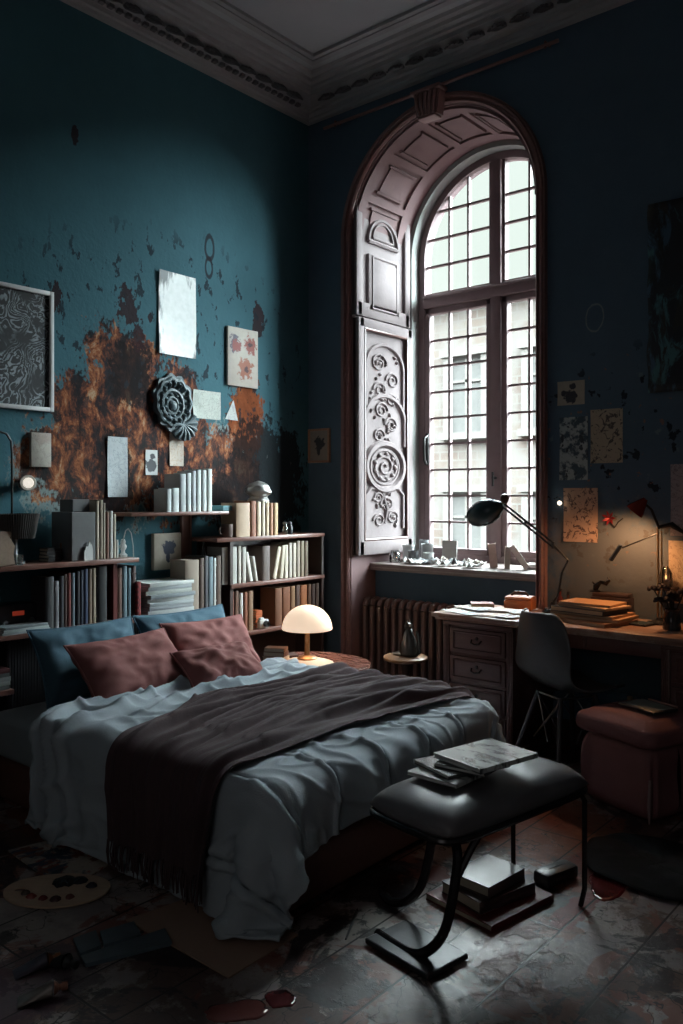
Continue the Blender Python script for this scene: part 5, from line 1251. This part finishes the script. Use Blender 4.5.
MB().lathe([(.012,-.02),(.022,0),(.045,.05),(.048,.065),(.043,.062),(.02,.01),(0,.008)],24,mtx=Matrix.Translation(hd2) @ q2).build('lamp_shade',M('red_enamel',(.30,.035,.022),.15,.5),wl,smooth=True,angle=60)
MB().lathe([(0,.012),(.014,.02),(.02,.038),(.014,.052),(0,.058)],16,mtx=Matrix.Translation(hd2) @ q2).build('bulb',lamp_mat('lit_warm_bulb',(1,.62,.32),7),wl,smooth=True)
MB().tube([Vector((0,0,top.z-.03)),Vector(tuple(PY(622,548,-.14)))-O_],.004,6).build('lower_arm',blk2,wl,smooth=True)
pA = Vector(tuple(PY(621,545,-.14)))-O_; pB = Vector(tuple(PY(611,560,-.14)))-O_
MB().tube([pA,pB],[.018,.022],8,flat=(1,.5)).build('counterweight',M('dark_blue_steel',(.02,.03,.05),.35,.5),wl,smooth=True)
ld = bpy.data.lights.new('desk_lamp_light','SPOT'); lo = bpy.data.objects.new('desk_lamp_light',ld); COL.objects.link(lo); lo.parent = wl; lo.location = hd2+ax2*.075; ld.energy = 13; ld.color = (1,.50,.22); ld.spot_size = R(150); ld.spot_blend = .8; ld.shadow_soft_size = .03
lo.rotation_euler = Vector((-.25,.25,-.93)).to_track_quat('-Z','Y').to_euler()
# red glossy petals stuck on the wall by the lamp: a small dried-flower spray
fl_ = thing('paper_flower','red foil paper flower pinned to the wall above the folders','ornament',(PY(610,518,0).x,-.004,PY(610,518,0).z))
m = MB()
for i in range(7):
    a = i*2*PI/7; m.add([(0,0,0),(.022*math.cos(a-.35),-.012,.022*math.sin(a-.35)),(.042*math.cos(a),-.022,.042*math.sin(a)),(.022*math.cos(a+.35),-.010,.022*math.sin(a+.35))],[(0,1,2,3)])
pf = m.build('petal',M('red_foil',(.30,.03,.035),.25,.4),fl_); solidify(pf,.002)
MB().tube([(0,-.004,-.02),(.03,-.006,-.05),(.05,-.006,-.02),(.075,-.004,.0)],.003,6).build('stem',blk2,fl_)
# candle lantern and flower vase at the right edge
ln_ = thing('candle_jar','grey glass candle jar with lit candle on a small wall ledge','candle',(PY(666,585,-.06).x,-.06,PY(666,587,-.06).z))
MB().box((0,.0,-.008),(.10,.11,.014), bev=.003).build('ledge',dark_wood,ln_,smooth=True)
MB().lathe([(0,.001),(.030,.001),(.032,.01),(.032,.07),(.018,.095),(.010,.105),(0,.106)],20).build('jar',glass('smoked_glass',(.55,.5,.45),.8),ln_,smooth=True)
MB().lathe([(0,.004),(.014,.004),(.014,.04),(0,.04)],14).build('candle',M('wax',(.6,.45,.3),.5),ln_,smooth=True)
MB().lathe([(0,.04),(.005,.046),(.003,.056),(0,.064)],10).build('flame',lamp_mat('flame',(1,.55,.2),5),ln_,smooth=True)
vs = thing('flower_vase','dark glass vase of dried dark flowers on the desk right','vase',(2.64,-.30,ZD_))
MB().lathe([(0,0),(.04,0),(.043,.008),(.040,.05),(.034,.085),(.040,.10),(.036,.10),(.030,.085),(.036,.05),(.036,.008),(0,.008)],24).build('vase_body',M('dark_glass',(.03,.035,.04),.15),vs,smooth=True,angle=60)
vr = random.Random(4)
for i in range(11):
    a = vr.uniform(0,2*PI); r_ = vr.uniform(.02,.11); h = vr.uniform(.13,.21); tip = Vector((r_*math.cos(a)-.015,r_*math.sin(a)*.7,h)); m = MB().tube([(0,0,.02),tip*.5+Vector((0,0,.02)),tip],.003,5); st_ = m.build('stem',M('dark_stem',(.02,.018,.014),.7),vs)
    m = MB()
    for k_ in range(9):
        b_ = k_*2.4; rr_ = .007+.0022*k_; c_ = tip+Vector((rr_*math.cos(b_),rr_*math.sin(b_),.004-.0012*k_)); m.lathe([(0,-.010),(.011,-.003),(.012,.004),(0,.012)],7,mtx=Matrix.Translation(c_) @ Matrix.Rotation(.6,4,Vector((-math.sin(b_),math.cos(b_),0))))
    m.build('blossom',M('dried_dark_petals',(.028,.014,.016),.8),st_,smooth=True)

# ================================================================ on the ottoman, table, bench and floor
zt = .444
cl = thing('tablet','black tablet with a pale screen on the pink ottoman','tablet',(2.655,-.66,zt),R(-24))
MB().box((0,0,.007),(.21,.15,.014), bev=.006).build('body',M('black_plastic',(.02,.02,.022),.35),cl,smooth=True); MB().box((0,0,.0145),(.18,.125,.001)).build('screen',M('pale_green_glass',(.33,.36,.33),.2),cl)
tag(MB().tube([(-.08,0,0),(.08,0,0)],.0045,8).build('pencil',M('pinkish_pencil_paint',(.4,.22,.18),.5),smooth=True,loc=(2.70,-.60,zt+.0195),rot=(0,0,R(-22))),'slim pinkish pencil lying on the ottoman tablet','pencil')
tag(MB().lathe([(0,0),(.012,0),(.013,.004),(.013,.018),(0,.018)],14).build('ink_pot',M('dull_brass',(.25,.17,.10),.4,.5),smooth=True,loc=(2.535,-.56,zt-.002)),'tiny brass pot at the back of the ottoman lid','pot')
for i, (w_, d_, t, hx, cn) in enumerate(((.13,.09,.030,'#b3a088','cream'),(.125,.085,.026,'#5d4234','brown'),(.12,.08,.022,'#6e503c','tan'))):
    flat_book('book',f'small {cn} book, {["bottom","middle","topmost"][i]} of three beside the dome lamp','books beside the dome lamp',(.615,-.955,.4406+[0,.0304,.0568][i]),(w_,d_,t),R(20+i*4),cn+' small',hexc(hx))
flat_book('notebook','thin dark notebook at the left of the bedside table',None,(.575,-.79,.4406),(.10,.07,.010),R(-30),'dark',hexc('#3a2c28'))
# magazines on the bench
gm = NT('glossy_photo_cover'); v_ = gm.coords(); a_ = gm.noise(gm.mapping(v_,sc=(1,2.2,1)),9,6,.6); gcov = gm.done(gm.mix(gm.step(a_,.47,.60),(.50,.54,.53),(.06,.065,.07)),.16)
zc = .503
for i, (dx, dy, ang, w_, h_, t) in enumerate(((-.045,-.085,-2,.19,.24,.012),(-.04,-.04,-20,.19,.25,.012),(.0,-.015,4,.18,.24,.011),(.02,.01,-13,.21,.27,.016))):
    flat_book('magazine',f'glossy magazine, {["bottom","second from bottom","third from bottom","topmost"][i]} of the pile on the bench','magazines on the bench',(2.59+dx,-2.02+dy,zc),(w_,h_,t),R(ang),'glossy grey',(.2,.21,.21),PAGESW,'magazine',gcov if i in (0,3) else M('dark_glossy_cover',(.05,.055,.06),.2)); zc += t+.0006
# books on the floor under the bench
flat_book('portfolio','large red portfolio lying flat on floor under the bench',None,(2.545,-1.87,.001),(.29,.33,.022),R(-9.7),'red portfolio',(.13,.020,.020),PAGES,'portfolio')
flat_book('book','thick brown book on the red portfolio under the bench',None,(2.54,-1.87,.0236),(.19,.26,.040),R(-16),'dark brown floor',hexc('#3b302e'))
flat_book('book','glossy dark book topmost of the pile under the bench',None,(2.535,-1.865,.0642),(.16,.21,.036),R(-6),'glossy floor',(.1,.1,.1),PAGES,'book',M('glossy_brown_cover',(.10,.085,.08),.2))
cs_ = thing('pencil_case','small black case lying on floor right of the red portfolio','case',(2.655,-1.585,0),R(75))
MB().box((0,0,.026),(.17,.075,.05), bev=.014).build('body',M('black_leather',(.022,.022,.025),.35),cs_,smooth=True); MB().tube([(-.08,0,.047),(.0,.0,.0525),(.08,0,.047)],.003,6).build('zip',lm,cs_)
# black drop cloth by the ottoman
rows_ = []
for k_ in range(13):
    t = k_/12; rows_.append([(.30*t*math.cos(a)*(1+.16*noise.noise((math.cos(a)*1.6,math.sin(a)*1.6,3))),.235*t*math.sin(a)*(1+.2*noise.noise((math.cos(a)*1.6,math.sin(a)*1.6,8))),.010+.022*abs(noise.noise((t*math.cos(a)*4,t*math.sin(a)*4,1)))*(1-t**6)) for a in [2*PI*i/56 for i in range(57)]])
o = MB().grid(rows_).build('drop_cloth',M('black_paint_stiff_cloth',(.011,.012,.014),.85,var=.5,sc=9,bump=.5,Specular_IOR_Level=.15),smooth=True,angle=180,loc=(2.90,-1.25,.0),rot=(0,0,R(-20))); solidify(o,.004,1); tag(o,'crumpled black paint-stiffened drop cloth on floor by the ottoman','drop cloth')
def puddle(label, col, c, rx, ry, seed, rz=0):
    rows_ = []
    for t, zz in ((1,.0006),(.97,.003),(.85,.004),(.01,.0042)):
        rows_.append([(rx*t*math.cos(a)*(1+.38*noise.noise((math.cos(a)*1.1+seed,math.sin(a)*1.1,seed))+.10*noise.noise((math.cos(a)*4+seed,math.sin(a)*4,seed))),ry*t*math.sin(a)*(1+.38*noise.noise((math.cos(a)*1.1+seed,math.sin(a)*1.1,seed+5))+.10*noise.noise((math.cos(a)*4+seed,math.sin(a)*4,seed+3))),zz) for a in [2*PI*i/48 for i in range(49)]])
    tag(MB().grid(rows_).build('paint_puddle',M('wet_paint_'+label.split()[0],col,.15),smooth=True,angle=60,loc=(c[0],c[1],0),rot=(0,0,rz)),label,'paint')
puddle('dark red paint puddle on floor beside the drop cloth',(.10,.010,.012),tuple(PZ(606,885,0))[:2],.06,.12,2.2,R(20))
puddle('maroon paint puddle at the bottom of the picture, right of another',(.085,.016,.018),tuple(PZ(280,999,0))[:2],.045,.04,5.1)
puddle('brownish paint puddle at the bottom edge below the cardboard sheet',(.12,.035,.03),tuple(PZ(236,1012,0))[:2],.055,.08,7.7,R(-40))
# painting, palette, cardboard, tiles, tubes on the floor at the left
def quad_plate(pts, t):   # corners on the floor, given in order
    c = sum((Vector((p[0],p[1],0)) for p in pts),Vector())/len(pts); return MB().prism([(p[0]-c.x,p[1]-c.y) for p in pts],t), c
m, c = quad_plate([tuple(PZ(*p,0))[:2] for p in ((8,852),(72,836),(128,853),(66,893))],.006)
tag(m.build('painting',art('red_blue_floor_painting',(.42,.36,.30),(.30,.06,.045),'paint',41,(.04,.06,.10)),loc=(c.x,c.y,.001)),'small abstract red and blue painting lying on the floor by the bed','painting')
pal = thing('palette','oval wooden paint palette with dabs of paint on the floor','palette',(1.335,-2.80,.001),R(40))
n_ = 56; ou = [(.185*math.cos(a)*(1+.05*math.cos(a)),.125*math.sin(a)*(1+.10*math.cos(a+.6))) for a in [2*PI*i/n_ for i in range(n_)]]
hole = [(-.12+.020*math.cos(a),-.005+.016*math.sin(a)) for a in [2*PI*i/n_ for i in range(n_)]]
m = MB(); vs_ = [(x,y,.003) for x,y in ou]+[(x,y,.009) for x,y in ou]+[(x,y,.003) for x,y in hole]+[(x,y,.009) for x,y in hole]; N4 = n_
for i in range(N4):
    j = (i+1)%N4; m.f += [(i,j,N4+j,N4+i),(2*N4+j,2*N4+i,3*N4+i,3*N4+j),(N4+i,N4+j,3*N4+j,3*N4+i),(j,i,2*N4+i,2*N4+j)]
m.v = vs_; m.build('board',wood('palette_birch',(.62,.44,.31),.5),pal,smooth=True,angle=40)
pr2 = random.Random(6)
for i, (x, y, r_, col) in enumerate(((.02,.055,.045,(.012,.012,.015)),(.07,.06,.03,(.02,.02,.025)),(-.06,-.06,.018,(.25,.05,.04)),(-.015,-.075,.016,(.13,.02,.02)),(.03,-.08,.020,(.06,.02,.02)),(.075,-.065,.015,(.16,.06,.05)),(-.09,-.035,.016,(.10,.07,.06)),(.125,.02,.02,(.03,.03,.04)))):
    rows_ = []
    for t, zz in ((1,.009),(.85,.014),(.5,.019),(.02,.022)): rows_.append([(x+r_*t*math.cos(a)*(1+.3*noise.noise((math.cos(a)*2+i,math.sin(a)*2,i))),y+r_*t*math.sin(a)*(1+.3*noise.noise((math.cos(a)*2,math.sin(a)*2+i,i))),zz) for a in [2*PI*q/24 for q in range(25)]])
    MB().grid(rows_).build('paint_dab',M(['black_dab','soot_dab','orange_dab','crimson_dab','maroon_dab','rose_dab','brown_dab','ink_dab'][i],col,.25),pal,smooth=True)
m, c = quad_plate([tuple(PZ(*p,0))[:2] for p in ((126,921),(214,890),(298,936),(229,979))],.004)
tag(m.build('cardboard_sheet',M('brown_cardboard',(.30,.195,.145),.75,sc=5),loc=(c.x,c.y,.001)),'large sheet of brown cardboard lying in front of the bed','cardboard')
for i, pts_ in enumerate((((73,942),(96,934),(101,949),(80,958)),((100,935),(134,925),(141,938),(104,949)),((80,960),(165,932),(172,946),(86,968)))):
    m, c = quad_plate([tuple(PZ(*p,0))[:2] for p in pts_],.012)
    tag(m.build('tile',M('chipped_blue_tile',(.085,.12,.145),.4,sc=8,var=.5),loc=(c.x,c.y,.001)),['small blue-grey slab left of the cardboard, front left of three','blue-grey slab touching the bed side, back right of three','long blue-grey slab in front of two smaller slabs'][i],'slab')
for i, (px, py, a, hx, lb) in enumerate(((30,972,70,'#54505a','dented silver paint tube standing near the left edge of floor'),(56,965,10,'#3c4042','dark squared paint tube lying right of the silver one'),(35,1000,60,'#7d7672','pale flattened paint tube nearest the bottom left corner'))):
    p = PZ(px,py,0); o = thing('paint_tube',lb,'paint tube',(p.x,p.y,0),R(a)); rows_ = []
    for k_ in range(9):
        t = k_/8; w_ = .030; hh = .003+.020*t; rows_.append([(-.045+.09*t,w_*math.cos(q)*(1-.25*t),hh+.0005+hh*math.sin(q)) for q in [2*PI*s_/16 for s_ in range(17)]])
    tm2 = MB().grid(rows_); tm2.build('tube_body',M('tube_metal_'+['silver','dark','pale'][i],hexc(hx),.35,.5),o,smooth=True)
    MB().lathe([(.020,0),(.012,.010),(.008,.013),(.008,.02),(.012,.02),(.012,.036),(0,.037)],14,mtx=Matrix.Translation((.05,0,.0235)) @ Matrix.Rotation(R(90),4,'Y')).build('cap',M('cap_'+['orange','black','rust'][i],[(.25,.10,.04),(.02,.02,.02),(.2,.08,.05)][i],.4),o,smooth=True)
# paintbrush on the floor by the duvet, round basket at the left edge
pbx = thing('paintbrush','thin black paintbrush on the floor between duvet and bench','paintbrush',(*tuple(PZ(352,925,0))[:2],.006),R(118))
MB().tube([(-.10,0,0),(.05,0,0)],[.003,.0055],8).build('handle',M('black_lacquer',(.018,.018,.02),.3),pbx,smooth=True); MB().tube([(.05,0,0),(.075,0,0)],.0058,8).build('ferrule',lm,pbx,smooth=True); MB().tube([(.075,0,0),(.10,0,-.001)],[.0058,.001],8).build('bristles',M('dark_bristles',(.04,.025,.02),.9),pbx,smooth=True)
bk_ = thing('wicker_basket','dark round wicker basket on the floor at left edge','basket',(.42,-2.76,0))
m = MB(); 
for k_ in range(22):
    t = k_/21; rr_ = .10+.035*math.sin(PI*t*.9); z_ = .012+.36*t
    m.tube([((rr_+.006*math.sin(10*a+PI*(k_%2)))*math.cos(a),(rr_+.006*math.sin(10*a+PI*(k_%2)))*math.sin(a),z_) for a in [2*PI*i/60 for i in range(61)]],.009,5,caps=False)
m.lathe([(0,.003),(.095,.003),(.095,.012),(0,.012)],24).build('weave',M('dark_wicker_cane',(.040,.038,.048),.55),bk_,smooth=True)
